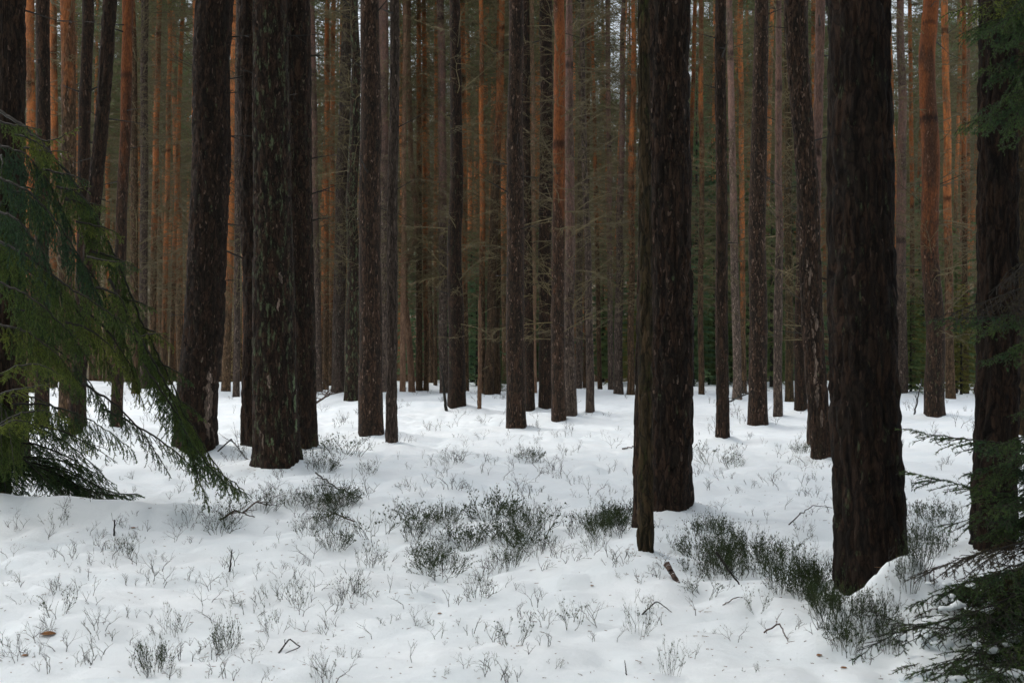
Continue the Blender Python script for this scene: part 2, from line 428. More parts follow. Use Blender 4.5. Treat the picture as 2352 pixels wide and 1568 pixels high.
# ------------------------------------------------------------------ pine trunks measured from the photograph
# xb, yb: foot of the trunk; wb: width low down; xt, wt: centre and width at the top edge of the picture
# mat, h0 (orange bark above, m), flakes, lichen, tone, label
T = [
 # --- left part
 (25, 1075, 76, 28, 64, "bark", 30, .10, .1, 0.34, "dark thick pine at the very left edge rising behind the big drooping spruce"),
 (70, 900, 22, 70, 20, "bark_far", 4.0, .2, 0, .6, "slim orange-brown pine just right of the dark trunk at the left edge"),
 (96, 985, 34, 98, 31, "bark", 9, .2, .1, .5, "dark flaky pine seen above the spruce tip between two slim orange trunks"),
 (124, 890, 18, 123, 16, "bark_far", 4.5, .1, 0, .55, "thin orange pine close beside the dark flaky trunk above the spruce"),
 (150, 960, 33, 158, 32, "bark_far", 7.5, .3, 0, .5, "reddish orange pine with dark flaked lower bark above the spruce shoulder"),
 (182, 985, 32, 199, 26, "bark", 30, .05, .1, .45, "dark pine with forked dead branch stubs rising behind the spruce shoulder"),
 (172, 1000, 33, 254, 31, "bark", 30, .04, .1, .40, "dark pine leaning strongly to the right, just left of an orange knotted trunk"),
 (268, 985, 28, 292, 24, "bark", 5.0, .2, 0, .55, "orange pine with dark branch knots, foot showing through the thin spruce twigs"),
 (312, 905, 20, 305, 15, "bark_far", 12, .3, 0, .5, "dim brown pine close right of the orange knotted trunk"),
 (330, 893, 21, 333, 17, "bark_grey", 20, .3, 0, .5, "grey pinkish slim pine right of the orange knotted trunk"),
 (348, 890, 17, 366, 12, "bark_far", 5.5, .4, 0, .6, "slim orange pine leaning right between the grey trunk and the big left pine"),
 (376, 886, 14, 391, 10, "bark_far", 3.5, .1, 0, .6, "very thin bright orange pine left of the big left pine"),
 (392, 884, 11, 420, 10, "bark_far", 4.5, .2, 0, .55, "very thin red-orange pine touching the left side of the big left pine"),
 (450, 1041, 97, 497, 84, "bark", 30, .10, .2, 0.33, "big dark pine leaning right with pale peeled bark low on its right side"),
 (449, 900, 20, 450, 15, "bark_far", 4.0, .3, 0, .6, "orange pine half hidden by the top of the big leaning left pine"),
 (518, 905, 22, 541, 20, "bark_far", 3.5, .35, 0, .75, "bright orange pine in the gap between the big leaning pine and the triple trunks"),
 (542, 912, 16, 549, 12, "bark_grey", 12, .4, 0, .5, "brown flaky slim pine with dead branches left of the triple trunks"),
 (582, 1031, 54, 584, 66, "bark", 30, .12, .15, 0.38, "dark flaky pine at the left of the three close trunks"),
 (639, 1073, 108, 617, 74, "bark", 30, .20, .55, 0.35, "massive dark pine in the middle of three close trunks, green lichen at its foot"),
 (704, 1030, 46, 683, 56, "bark", 30, .15, .35, 0.38, "dark pine at the right of the three close trunks with a mossy foot"),
 (733, 900, 16, 716, 13, "bark_grey", 6, .6, 0, .7, "reddish flaky slim pine touching the right side of the three close trunks"),
 (748, 893, 14, 753, 10, "bark_far", 4.0, .3, 0, .6, "thin orange-brown pine right of the three close trunks, the nearer of two"),
 (760, 888, 12, 766, 11, "bark_far", 3.6, .3, 0, .55, "thin red pine beside the olive trunk left of the lichen trunk"),
 (776, 901, 31, 795, 24, "bark_grey", 14, .25, .35, .42, "olive grey pine directly behind the left side of the lichen-spotted black trunk"),
 (806, 921, 33, 815, 19, "bark", 30, .10, .62, .36, "black trunk spotted with pale green lichen, slightly bent to the right"),
 (853, 1000, 58, 847, 43, "bark", 30, .30, .05, .55, "dark brown pine with tan flakes standing right of the lichen-spotted trunk"),
 (884, 905, 20, 880, 24, "bark_grey", 7.5, .5, 0, .62, "reddish grey flaky pine behind the right side of the dark brown trunk"),
 (900, 1024, 27, 905, 20, "bark_grey", 30, .35, .1, .40, "narrow near pine with grey upper bark right of the dark brown flaked trunk"),
 # --- middle part
 (924, 905, 14, 930, 9, "bark_pale", 30, .1, 0, .62, "slender tan pole-like trunk with smooth bark right of the narrow grey pine"),
 (946, 901, 16, 938, 10, "bark_pale", 30, .1, .1, .42, "young brown trunk with an S-shaped bend halfway up"),
 (963, 899, 16, 963, 10, "bark_far", 8, .2, 0, .5, "thin dark brown pine just right of the S-bent trunk"),
 (979, 898, 13, 974, 10, "bark_far", 3.2, .2, 0, .65, "thin bright red-orange pine right of the S-bent trunk"),
 (1000, 888, 9, 1001, 7, "bark_far", 4.5, .2, 0, .5, "very thin dim pine left of the tall near-black centre-left trunk"),
 (1020, 903, 22, 1011, 16, "bark_grey", 6, .6, .3, .6, "red flaky pine leaning left over the tall near-black trunk"),
 (1049, 940, 41, 1044, 23, "bark", 30, .08, .30, .38, "tall near-black pine with a broad greenish foot beside a leaning dead stick"),
 (1071, 897, 13, 1062, 12, "bark_far", 4.2, .3, 0, .6, "slim red pine touching the right side of the near-black trunk"),
 (1109, 903, 15, 1105, 10, "bark_far", 4.6, .2, 0, .6, "thin orange-red pine right behind the pale dead pole"),
 (1122, 905, 24, 1153, 13, "bark_far", 8.5, .1, .15, .42, "dark pine leaning right behind the pale dead pole"),
 (1140, 903, 18, 1146, 9, "bark_far", 6, .1, .25, .42, "dark green-footed slim pine left of the stout flaked centre pine"),
 (1186, 985, 46, 1183, 33, "bark", 30, .35, .05, .55, "stout brown flaked pine in the centre with a dark twin behind its right side"),
 (1217, 949, 24, 1207, 20, "bark", 30, .15, .25, .42, "dark twin trunk half behind the stout flaked centre pine"),
 (1228, 905, 11, 1222, 9, "bark_pale", 30, 0, 0, .62, "slender tan trunk between the centre pine twins and the pair of reddish pines"),
 (1252, 947, 32, 1253, 29, "bark", 14, .15, .2, .45, "dark pine left of the reddish pine, its foot a little farther back"),
 (1283, 969, 33, 1284, 24, "bark", 4.2, .30, 0, .62, "reddish brown pine with orange top right of the centre"),
 (1311, 959, 28, 1304, 15, "bark_grey", 3.6, .45, .1, .60, "bright orange topped pine standing tight against the reddish brown pine"),
 (1329, 897, 17, 1338, 12, "bark_grey", 9, .6, .2, .62, "pinkish flaky pine right of the orange topped pair"),
 (1356, 949, 20, 1337, 9, "bark_grey", 14, .45, .25, .50, "narrow flaky pine with a lone foot in open snow right of the orange topped pair"),
 (1378, 898, 11, 1360, 7, "bark_far", 5.5, .2, 0, .5, "very thin dark red pine right of the narrow flaky pine"),
 (1403, 899, 13, 1396, 11, "bark_grey", 4.5, .6, 0, .62, "straight thin orange-grey pine below the sky gap, left one of a loose pair"),
 (1421, 905, 22, 1431, 9, "bark_grey", 6.0, .5, .1, .46, "dark footed pine below the sky gap, right one of a loose pair"),
 (1449, 905, 17, 1454, 9, "bark_far", 5.5, .2, 0, .5, "slim red topped pine just left of the mossy sapling and big black trunk"),
 # --- right part
 (1539, 1188, 94, 1538, 98, "bark", 30, .28, .20, 0.34, "big dark pine right of centre with a thin mossy trunk overlapping its left side"),
 (1468, 1213, 32, 1490, 20, "bark", 30, .15, .25, .50, "thin dark trunk behind the mossy young trunk beside the big dark pine"),
 (1611, 907, 14, 1610, 10, "bark_far", 7.0, .1, 0, .55, "thin brown pine in the green gap right of the big dark centre pine"),
 (1660, 1012, 30, 1654, 23, "bark", 30, .25, .05, .50, "dark straight pine standing in open snow left of the pale-footed trunk"),
 (1694, 917, 21, 1674, 13, "bark_grey", 5.2, .75, .1, .85, "pale flaky footed pine with orange top behind the dark straight pine"),
 (1709, 905, 12, 1700, 12, "bark_far", 3.2, .2, 0, .75, "bright orange slim pine right of the pale footed flaky pine"),
 (1740, 980, 46, 1749, 32, "bark", 30, .55, .05, .52, "dark pine speckled with pale flakes left of the thin red-brown trunk"),
 (1787, 962, 22, 1791, 13, "bark_grey", 4.4, .40, 0, .62, "thin red-brown pine with light orange top right of the speckled dark pine"),
 (1814, 924, 20, 1808, 16, "bark_moss", 30, .10, .1, .55, "smooth olive trunk behind the peeling dark pine"),
 (1839, 949, 30, 1846, 22, "bark", 30, .12, .1, .48, "dark pine farther back between the olive trunk and the peeling pine"),
 (1889, 1056, 48, 1829, 50, "bark", 30, .30, .15, .50, "dark pine leaning left with long pale peeled patches down its bark"),
 (1864, 1023, 21, 1883, 20, "bark_grey", 3.0, .35, 0, .58, "orange topped pine squeezed between the peeling pine and the biggest trunk"),
 (2005, 1372, 166, 1968, 142, "bark", 30, .06, .32, 0.23, "biggest nearest black trunk with green lichen spots above a snow heap"),
 (2072, 905, 28, 2069, 16, "bark_grey", 4.0, .30, .25, .55, "orange knotted pine rising right behind the biggest trunk"),
 (2147, 958, 46, 2133, 36, "bark", 4.0, .22, .30, .55, "sturdy pine with orange upper half right of the biggest trunk"),
 (2183, 915, 22, 2170, 15, "bark_far", 4.2, .25, 0, .65, "slim bright orange pine close right of the sturdy half-orange pine"),
 (2282, 1262, 102, 2283, 84, "bark", 30, .10, .1, 0.24, "thick black pine behind the spruce boughs near the right edge"),
 (2340, 1000, 46, 2342, 40, "bark_moss", 30, .1, .2, .40, "dim olive trunk cut by the right edge of the picture"),
 (2196, 900, 11, 2230, 8, "bark_pale", 30, .1, 0, .55, "thin pinkish pole leaning right beside the thick black pine"),
 (2218, 905, 15, 2213, 9, "bark_far", 6.0, .1, 0, .40, "thin dark red pine just left of the thick black pine"),
 (2098, 893, 12, 2090, 9, "bark_far", 6.0, .2, 0, .45, "thin dark pine between the orange knotted pine and the sturdy half-orange pine"),
 (1345, 893, 13, 1352, 8, "bark_far", 9.0, .2, 0, .42, "dim slim pine right behind the pinkish flaky pine"),
 (1575, 895, 12, 1596, 9, "bark_far", 9.0, .2, 0, .42, "thin pine just showing at the right side of the big dark centre pine"),
]

FEET = []
def trunk_mesh(name, base, r_b, top_xy, z_top, r_t, total, d, bend=None, seed=0):
    """tapered, slightly flared trunk in local coordinates (origin at its foot)"""
    near = d < 24
    sides = 96 if d < 14 else 64 if d < 24 else 20 if d < 45 else 12
    px = d / FPX * 2.3                      # metres per rendered pixel
    dz = max(0.016, px * 1.8) if near else max(0.12, px * 4)
    zs = [-0.35]
    while zs[-1] < z_top + 0.3:
        zs.append(zs[-1] + dz)
    zz = zs[-1]
    while zz < total:
        zz += max(0.4, dz * 4); zs.append(min(zz, total))
    zs = np.array(zs)
    a = np.arange(sides) * 2 * math.pi / sides
    Z, A = np.meshgrid(zs, a, indexing='ij')
    t = Z / z_top
    r = r_b + (r_t - r_b) * np.clip(t, 0, 1)
    r = np.where(t > 1, r_t * (1 - 0.72 * np.clip((Z - z_top) / max(total - z_top, .1), 0, 1)), r)
    r = r * (1 + 0.13 * np.exp(-np.clip(Z, 0, 9) / 0.30))
    # crooked axis
    wob = min(0.06, r_b * 0.28)
    lean_t = np.clip(Z, -1, z_top) / z_top + np.clip((Z - z_top) / z_top, 0, 9) * 0.35
    cx = top_xy[0] * lean_t + wob * noise3(Z * 0.55, seed * 3.1, 0.2, 21) * np.clip(Z, 0, 1)
    cy = top_xy[1] * lean_t + wob * noise3(Z * 0.55, seed * 3.1, 7.2, 22) * np.clip(Z, 0, 1)
    if bend is not None:
        zc, amp, wd = bend
        cx = cx + amp * np.tanh((Z - zc) / wd) * np.exp(-((Z - zc) / (wd * 3)) ** 2)
    # root flare lobes and bark relief
    r = r * (1 + (0.09 * np.sin(3 * A + seed) + .06 * np.sin(5 * A + 2 * seed)) * np.exp(-np.clip(Z, 0, 9) / 0.22))
    ca, sa = np.cos(A), np.sin(A)
    k = r_b
    if d < 45:
        r = r * (1 + 0.045 * noise3(ca * 1.3 + seed, sa * 1.3, Z * 1.3, 23))
    if near:
        f = 1.0 / 0.045
        rid = noise3(ca * k * f + seed * 7, sa * k * f, Z * f * 0.24, 24)
        rid2 = noise3(ca * k * f * 2.1, sa * k * f * 2.1, Z * f * 0.55 + seed, 25)
        relief = np.clip(1 - np.abs(rid) * 2.2, 0, 1) ** 2
        r = r + 0.0045 + (-0.024 * relief + 0.011 * rid2) * min(1.0, max(.6, k / 0.16))
    elif d < 45:
        f = 1.0 / 0.09
        r = r + 0.012 * noise3(ca * k * f + seed * 7, sa * k * f, Z * f * 0.3, 24) * min(1.0, k / .15)
    X = cx + r * ca; Y = cy + r * sa
    V = np.stack([X, Y, Z], -1).reshape(-1, 3)
    nr = len(zs)
    i = np.arange(nr - 1)[:, None] * sides; j = np.arange(sides)[None]; jn = (j + 1) % sides
    F = np.stack([i + j, i + jn, i + sides + jn, i + sides + j], -1).reshape(-1, 4)
    V = np.concatenate([V, [[cx[-1, 0], cy[-1, 0], zs[-1] + 0.02]]])
    top = (nr - 1) * sides
    cap = np.stack([top + j[0], top + jn[0], np.full(sides, len(V) - 1)], 1)
    return mesh_np(name, V, [F, cap])

def trunk_axis(top_xy, z_top, z):
    lt = min(z, z_top) / z_top + max(0, (z - z_top) / z_top) * 0.35
    return top_xy[0] * lt, top_xy[1] * lt

# dead branch work and crowns shared by the farther pines ------------------------------------------------
def branchwork_mesh(z0, z1, n, lmax, seed, rad=1.0, fine=True):
    rg = random.Random(seed)
    g = Geo(); P0, P1, R0, R1 = [], [], [], []
    def put(a, b, r0, r1):
        P0.append(a); P1.append(b); R0.append(r0 * rad); R1.append(r1 * rad)
    for _ in range(n):
        z = rg.uniform(z0, z1)
        az = rg.uniform(0, 2 * math.pi)
        L = lmax * rg.uniform(0.35, 1.0)
        up = rg.uniform(-0.15, 0.75)
        curl = rg.uniform(-0.35, 0.2)
        p = np.array([0, 0, z]); k = 5
        pts = [p]
        for s in range(k):
            az2 = az + rg.uniform(-.22, .22)
            e = up + curl * s / k
            p = p + np.array([math.cos(az2) * math.cos(e), math.sin(az2) * math.cos(e), math.sin(e)]) * L / k
            pts.append(p)
        r = 0.009 * (L / lmax) + 0.005
        for s in range(k):
            put(pts[s], pts[s + 1], r * (1 - s / k * .75), r * (1 - (s + 1) / k * .75))
        if not fine: continue
        for s in range(1, k + 1):
            for side in (-1, 1):
                if rg.random() < 0.2: continue
                l2 = L * rg.uniform(.15, .42) * (1.15 - 0.6 * s / k)
                a2 = az + side * rg.uniform(.5, 1.1)
                e2 = up + curl + rg.uniform(-.5, .3)
                d2 = np.array([math.cos(a2) * math.cos(e2), math.sin(a2) * math.cos(e2), math.sin(e2)])
                q = pts[s]; q1 = q + d2 * l2 * .55
                q2 = q1 + (d2 + np.array([0, 0, rg.uniform(-.7, .2)])) * l2 * .5
                put(q, q1, .005, .004); put(q1, q2, .004, .0025)
                for _k in range(2):
                    a3 = a2 + rg.choice((-1, 1)) * rg.uniform(.5, 1.1); e3 = e2 + rg.uniform(-.6, .2)
                    d3 = np.array([math.cos(a3) * math.cos(e3), math.sin(a3) * math.cos(e3), math.sin(e3)])
                    put(q1, q1 + d3 * l2 * .5, .0035, .002)
    g.segs(np.array(P0), np.array(P1), np.array(R0), np.array(R1), 0)
    return g.mesh("branchwork", [M["twig"]])

def crown_mesh(z0, z1, rmax, n, seed, blade=0.17, bw=0.030, dens=1.0):
    rg = random.Random(seed)
    g = Geo(); P0, P1, R0, R1 = [], [], [], []
    C = []
    for i in range(n):
        t = rg.random() ** 0.9
        z = z0 + (z1 - z0) * t
        az = rg.uniform(0, 6.283)
        L = rmax * (1 - 0.75 * t ** 1.5) * rg.uniform(.45, 1.05)
        up = rg.uniform(-.1, .5)
        d = np.array([math.cos(az) * math.cos(up), math.sin(az) * math.cos(up), math.sin(up)])
        a = np.array([0, 0, z]); b = a + d * L
        P0.append(a); P1.append(b); R0.append(.03); R1.append(.008)
        for _ in range(int(9 * dens)):
            s = rg.uniform(.35, 1.0)
            c = a + d * L * s + np.array([rg.gauss(0, 1), rg.gauss(0, 1), rg.gauss(.15, .7)]) * L * .17
            C.append(c)
            P0.append(a + d * L * s); P1.append(c); R0.append(.008); R1.append(.004)
    C = np.array(C)
    g.segs(np.array(P0), np.array(P1), np.array(R0), np.array(R1), 1)
    k = 15
    P = np.repeat(C, k, 0) + RNG.normal(size=(len(C) * k, 3)) * 0.07
    D = RNG.normal(size=P.shape) + [0, 0, 0.35]; D /= np.linalg.norm(D, axis=1, keepdims=True)
    g.blades(P, D, RNG.uniform(.6, 1.3, len(P)) * blade, bw, 0)
    return g.mesh("crown", [M["pine_needle"], M["twig"]])

BW = [branchwork_mesh(2.6, 17.0, 150, 2.4, 100 + i, 1.1) for i in range(5)]
BWT = [branchwork_mesh(1.6, 14.0, 80, 1.9, 120 + i, 1.0) for i in range(3)]
NCR = [crown_mesh(11.0, 23.0, 3.6, 95, 160 + i, .26, .07, 1.5) for i in range(2)]
CR = [crown_mesh(13.0, 25.5, 3.0, 84, 140 + i) for i in range(4)]

def stub(parent, z, az, L, r, up=0.0, name="branch", mat="twig_dark", origin=(0, 0), curl=0.0, twigs=2, seed=0):
    rg = random.Random(seed + int(z * 100))
    g = Geo(); p = np.array([origin[0], origin[1], z]); k = 5
    pts = [p]
    for s in range(k):
        e = up + curl * s; a2 = az + rg.uniform(-.12, .12)
        p = p + np.array([math.cos(a2) * math.cos(e), math.sin(a2) * math.cos(e), math.sin(e)]) * L / k
        pts.append(p)
    g.segs(pts[:-1], pts[1:], [r * (1 - .16 * s) for s in range(k)], [r * (1 - .16 * (s + 1)) for s in range(k)], 0, 5)
    for _ in range(twigs):
        s = rg.randint(2, k); a2 = az + rg.choice((-1, 1)) * rg.uniform(.4, .9); e = up + rg.uniform(-.6, .4)
        d = np.array([math.cos(a2) * math.cos(e), math.sin(a2) * math.cos(e), math.sin(e)])
        g.segs([pts[s]], [pts[s] + d * L * .3], [r * .4], [r * .2], 0, 4)
    me = g.mesh(name, [M[mat]])
    return link(name, me, parent)

PINES = {}
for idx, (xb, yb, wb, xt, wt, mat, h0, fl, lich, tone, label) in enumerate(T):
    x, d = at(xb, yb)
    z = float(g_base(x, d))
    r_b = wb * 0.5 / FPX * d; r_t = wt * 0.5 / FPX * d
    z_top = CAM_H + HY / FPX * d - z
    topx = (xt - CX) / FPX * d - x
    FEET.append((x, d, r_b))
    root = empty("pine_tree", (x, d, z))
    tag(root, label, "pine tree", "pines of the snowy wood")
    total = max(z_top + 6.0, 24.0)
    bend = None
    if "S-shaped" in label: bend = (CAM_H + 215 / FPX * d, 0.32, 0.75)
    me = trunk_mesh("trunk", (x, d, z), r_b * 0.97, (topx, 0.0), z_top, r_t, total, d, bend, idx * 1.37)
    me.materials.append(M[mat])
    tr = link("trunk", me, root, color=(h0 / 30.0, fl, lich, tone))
    PINES[idx] = (root, x, d, z, r_b, topx, z_top)
    if yb > 930:
        MOUNDS.append((x + r_b * .5, d + r_b * .7, 0.06 + 0.10 * min(1, r_b / .25), r_b * 2.0 + .15, r_b * 1.5 + .10))
    if d > 26:
        b = link("branchwork", (BWT if d < 36 else BW)[idx % 3], root)
        b.rotation_euler = (0, 0, idx * 1.9); b.scale = (0.9, 0.9, 1)
        # follow the lean of the trunk
        b.rotation_euler = (0, math.atan2(topx, z_top), idx * 1.9)
    if d < 20:
        c = link('crown', NCR[idx % 2], root); c.location = (topx * 1.2, 0, 0); c.rotation_euler = (0, 0, idx * 2.3)
    if d > 38:
        c = link("crown", CR[idx % 4], root); c.location = (topx * 1.2, 0, 0); c.rotation_euler = (0, 0, idx * 2.3)

# visible dead branch stubs on the nearer trunks: trunk row, picture y, side (-1 left, 1 right), length px, droop
def stub_px(idx, y, side, Lpx, up=0.0, rpx=3.0, curl=0.0, mat="twig_dark", depth=-0.25):
    root, x, d, z, r_b, topx, z_top = PINES[idx]
    zz = CAM_H - (y - HY) / FPX * d - z
    ox, oy = trunk_axis((topx, 0), z_top, zz)
    azi = math.atan2(depth, side)
    r_here = r_b * 0.8
    L = Lpx / FPX * d
    stub(root, zz, azi, L + r_here, rpx / FPX * d * .5, up, origin=(ox, oy), curl=curl, mat=mat, seed=idx)
for a in [(13, 90, 1, 55, .05, 7), (13, 218, 1, 30, .05, 6), (13, 315, 1, 48, 0, 7), (13, 450, 1, 40, .45, 6), (13, 645, 1, 45, 0, 4), (13, 372, 1, 25, -.3, 4),
          (19, 130, 1, 50, 0, 8), (19, 368, 1, 60, .12, 5), (19, 455, 1, 80, .3, 5), (19, 508, 1, 45, .1, 4), (19, 655, 1, 25, .05, 5), (18, 85, 1, 60, 0, 5),
          (5, 215, 1, 50, .4, 7), (5, 215, -1, 30, .3, 6), (5, 330, 1, 30, .1, 5), (6, 450, 1, 30, -.4, 4),
          (51, 95, -1, 50, 0, 5), (24, 50, -1, 28, .5, 7), (24, 20, -1, 60, .6, 5),
          (33, 160, 1, 65, .5, 4), (33, 270, 1, 40, .2, 4), (39, 110, -1, 40, -.3, 4), (39, 380, -1, 50, .1, 4),
          (67, 390, 1, 22, 0, 9), (25, 50, 1, 42, .8, 7), (58, 20, -1, 40, 0, 4), (61, 65, -1, 45, 0, 4), (62, 32, 1, 30, 0, 4), (62, 130, 1, 38, .0, 4),
          (57, 40, 1, 45, .35, 4), (54, 90, -1, 38, .2, 4), (54, 205, -1, 30, .2, 4), (68, 330, 1, 30, .3, 4), (68, 500, 1, 60, .2, 4)]:
    stub_px(*a)
for a in [(51, 525, -1, 40, 0.1, 4), (51, 722, -1, 46, -.05, 4)]:
    stub_px(*a, mat="bark_moss")

rg = random.Random(61)
for idx in range(len(T)):
    root, x, d, z, r_b, topx, z_top = PINES[idx]
    if not 15 < d < 42 or T[idx][5] == "bark_pale": continue
    for _ in range(rg.randint(3, 7)):
        zz = rg.uniform(1.6, z_top); ox, oy = trunk_axis((topx, 0), z_top, zz)
        stub(root, zz, rg.uniform(-3.14, 3.14), r_b * .8 + rg.uniform(.08, .55) * min(1.6, d / 18), rg.uniform(.008, .020), rg.uniform(-.3, .6), origin=(ox, oy), twigs=rg.randint(0, 2), seed=idx * 7 + _)

def peel(idx, patches, label, mat="bark_grey", name="peeled_bark", col=(1, .6, .1, .95)):
    root, x, d, z, r_b, topx, z_top = PINES[idx]
    wt = T[idx][4] * .5 / FPX * d
    rgp = random.Random(idx)
    for (px, py, w, h) in patches:
        g = Geo()
        zc = CAM_H - (py - HY) / FPX * d - z; hh = h / FPX * d; ww = w / FPX * d
        zs = np.linspace(zc - hh / 2, zc + hh / 2, 9)
        Vv = []
        for q, zz in enumerate(zs):
            ox, oy = trunk_axis((topx, 0), z_top, zz)
            rr = r_b * .97 + (wt - r_b * .97) * min(1, max(0, zz / z_top)) + .008
            xc = (px - CX) / FPX * d - x - ox + rgp.gauss(0, ww * .16)
            half = ww * .5 * (math.sin((q + .35) / 8.7 * math.pi) ** .5) * rgp.uniform(.75, 1.1)
            for sx in (-1, -.33, .33, 1):
                xx = max(-rr * .97, min(rr * .97, xc + half * sx))
                Vv.append((ox + xx, oy - math.sqrt(max(rr * rr - xx * xx, 0)) - (.004 if abs(sx) < .5 else -.006), zz))
        k = np.arange(8)[:, None] * 4 + np.arange(3)[None]
        g.add(np.array(Vv), np.stack([k, k + 1, k + 5, k + 4], -1).reshape(-1, 4), 0)
        o = link(name, g.mesh(name, [M[mat]]), root, color=col); o["label"] = label
peel(61, [(1833, 560, 10, 36), (1838, 640, 12, 60), (1850, 600, 12, 50), (1856, 640, 12, 60), (1848, 690, 13, 60), (1858, 720, 13, 80), (1862, 790, 13, 70), (1850, 770, 10, 60), (1868, 850, 10, 70), (1857, 880, 12, 50), (1870, 740, 9, 40), (1872, 905, 10, 60), (1882, 960, 9, 40)], "long pale peeled patches")
peel(13, [(484, 790, 15, 90), (488, 860, 17, 110), (486, 940, 18, 90), (488, 1000, 15, 60), (476, 830, 10, 60), (490, 740, 8, 80), (492, 690, 6, 60)], "pale peeled strip")
peel(18, [(626, 875, 9, 30), (604, 980, 6, 40), (612, 1010, 6, 36), (652, 640, 8, 26), (646, 700, 6, 30)], "tan flakes")
LI = dict(mat="lichen", name="lichen_patch")
peel(18, [(634, 1012, 8, 22), (640, 1030, 11, 34), (632, 1040, 7, 20), (647, 1044, 9, 26), (652, 1058, 6, 18), (641, 1060, 7, 16), (628, 1022, 5, 16), (679, 880, 4, 36), (681, 925, 4, 40), (684, 975, 4, 30)], "pale green lichen", **LI)
peel(64, [(2001, 1078, 6, 22), (2004, 1098, 6, 26), (2020, 1070, 6, 14), (1998, 1120, 5, 20), (1941, 1165, 5, 26), (1938, 1188, 5, 22), (1944, 1205, 4, 16)], "pale green lichen", **LI)
peel(51, [(1560, 1045, 8, 22), (1552, 870, 7, 22), (1570, 980, 5, 30)], "tan flakes")
peel(64, [(1935, 985, 6, 30), (1950, 1000, 6, 24), (1940, 1040, 5, 26), (1928, 1305, 6, 26)], "small reddish flakes")

# ------------------------------------------------------------------ the thin mossy young trunk and the pale dead pole
def sapling(name, xb, yb, wb, xt, yt, wt, mat, color, label, cat, broken=False, seed=3.3):
    x, d = at(xb, yb); z = float(g_base(x, d))
    root = empty(name, (x, d, z)); tag(root, label, cat)
    z_top = CAM_H - (yt - HY) / FPX * d - z
    me = trunk_mesh("trunk", (x, d, z), wb * .5 / FPX * d, ((xt - CX) / FPX * d - x, 0), z_top, wt * .5 / FPX * d, z_top if broken else z_top + 4, min(d, 20), None, seed)
    me.materials.append(M[mat]); link("trunk", me, root, color=color)
    FEET.append((x, d, .1)); MOUNDS.append((x, d, .06, .3, .3))
    return root, x, d, z, z_top
mroot = sapling("young_tree", 1483, 1296, 35, 1481, 0, 25, "bark_moss", (1, .1, .45, .36), "thin mossy young trunk in front of the big dark pine, foot in snow", "tree")
proot = sapling("dead_pole", 1101, 943, 9, 1102, 690, 6, "bark_pale", (1, .1, .1, .45), "short pale broken dead pole standing behind the central snow clearing", "dead tree", True)
for k, (h, s) in enumerate(((2.2, 1), (1.6, 1), (.9, 1), (2.6, -1))):
    stub(proot[0], h, 0.2 if s > 0 else 3.0, .35, .012, .5, mat="twig", seed=k)

# ------------------------------------------------------------------ more pines behind, thin and many
ZONES = [(-60, 250, "behind the drooping spruce"), (250, 440, "left of the big leaning pine"), (440, 600, "between the big leaning pine and the three close trunks"),
         (700, 800, "between the three close trunks and the lichen-spotted trunk"), (870, 1025, "around the S-bent trunk"), (1055, 1170, "around the pale dead pole"),
         (1195, 1330, "behind the pair of orange topped pines"), (1330, 1490, "below the bright sky gap at the top"), (1585, 1740, "in the green gap right of the big dark centre pine"),
         (1740, 1900, "behind the peeling dark pine"), (2060, 2230, "right of the biggest trunk"), (2230, 2420, "behind the right-hand spruce")]
VTR = []
for i in range(6):
    me = trunk_mesh("trunk", None, .125, (RNG.uniform(-.5, .5), RNG.uniform(-.3, .3)), 18.0, .085, 27.0, 60, None, 50 + i * 2.7)
    me.materials.append(M["bark_far"]); VTR.append(me)
def occupied(x, y, rad=0.9):
    return any((x - fx) ** 2 + (y - fy) ** 2 < rad * rad for fx, fy, _ in FEET)
rg = random.Random(5)
count = 0; tries = 0
while count < 212 and tries < 6000:
    tries += 1
    px = rg.uniform(-60, 2420)
    zone = next((z for z in ZONES if z[0] <= px < z[1]), None)
    if zone is None: continue
    d = 58 + 62 * rg.random() ** 0.9
    x = (px - CX) / FPX * d
    if occupied(x, d, 1.3): continue
    z = float(g_base(x, d))
    FEET.append((x, d, .12)); count += 1
    root = empty("pine_tree", (x, d, z - 0.05))
    tag(root, "thin distant pine " + zone[2], "pine tree", "distant pines " + zone[2])
    s = rg.uniform(.75, 1.35); k = count
    tr = link("trunk", VTR[k % 6], root, color=(rg.choice((2.5, 3, 4, 5, 6, 8)) / 30.0, rg.uniform(.05, .5), rg.choice((0, 0, .3)), rg.uniform(.52, .95)))
    tr.rotation_euler = (rg.gauss(0, .012), rg.gauss(0, .016), rg.uniform(0, 6.28)); tr.scale = (s, s, rg.uniform(.95, 1.08))
    b = link("branchwork", BW[k % 5], root); b.rotation_euler = (0, 0, rg.uniform(0, 6.28))
    b.scale = (rg.uniform(.8, 1.1),) * 2 + (rg.uniform(.9, 1.1),)
    if (1375 < px < 1460 or 975 < px < 1015 or 95 < px < 145) and rg.random() < .6: continue
    c = link("crown", CR[k % 4], root); c.rotation_euler = (0, 0, rg.uniform(0, 6.28)); c.location = (0, 0, rg.uniform(-2.5, .8))

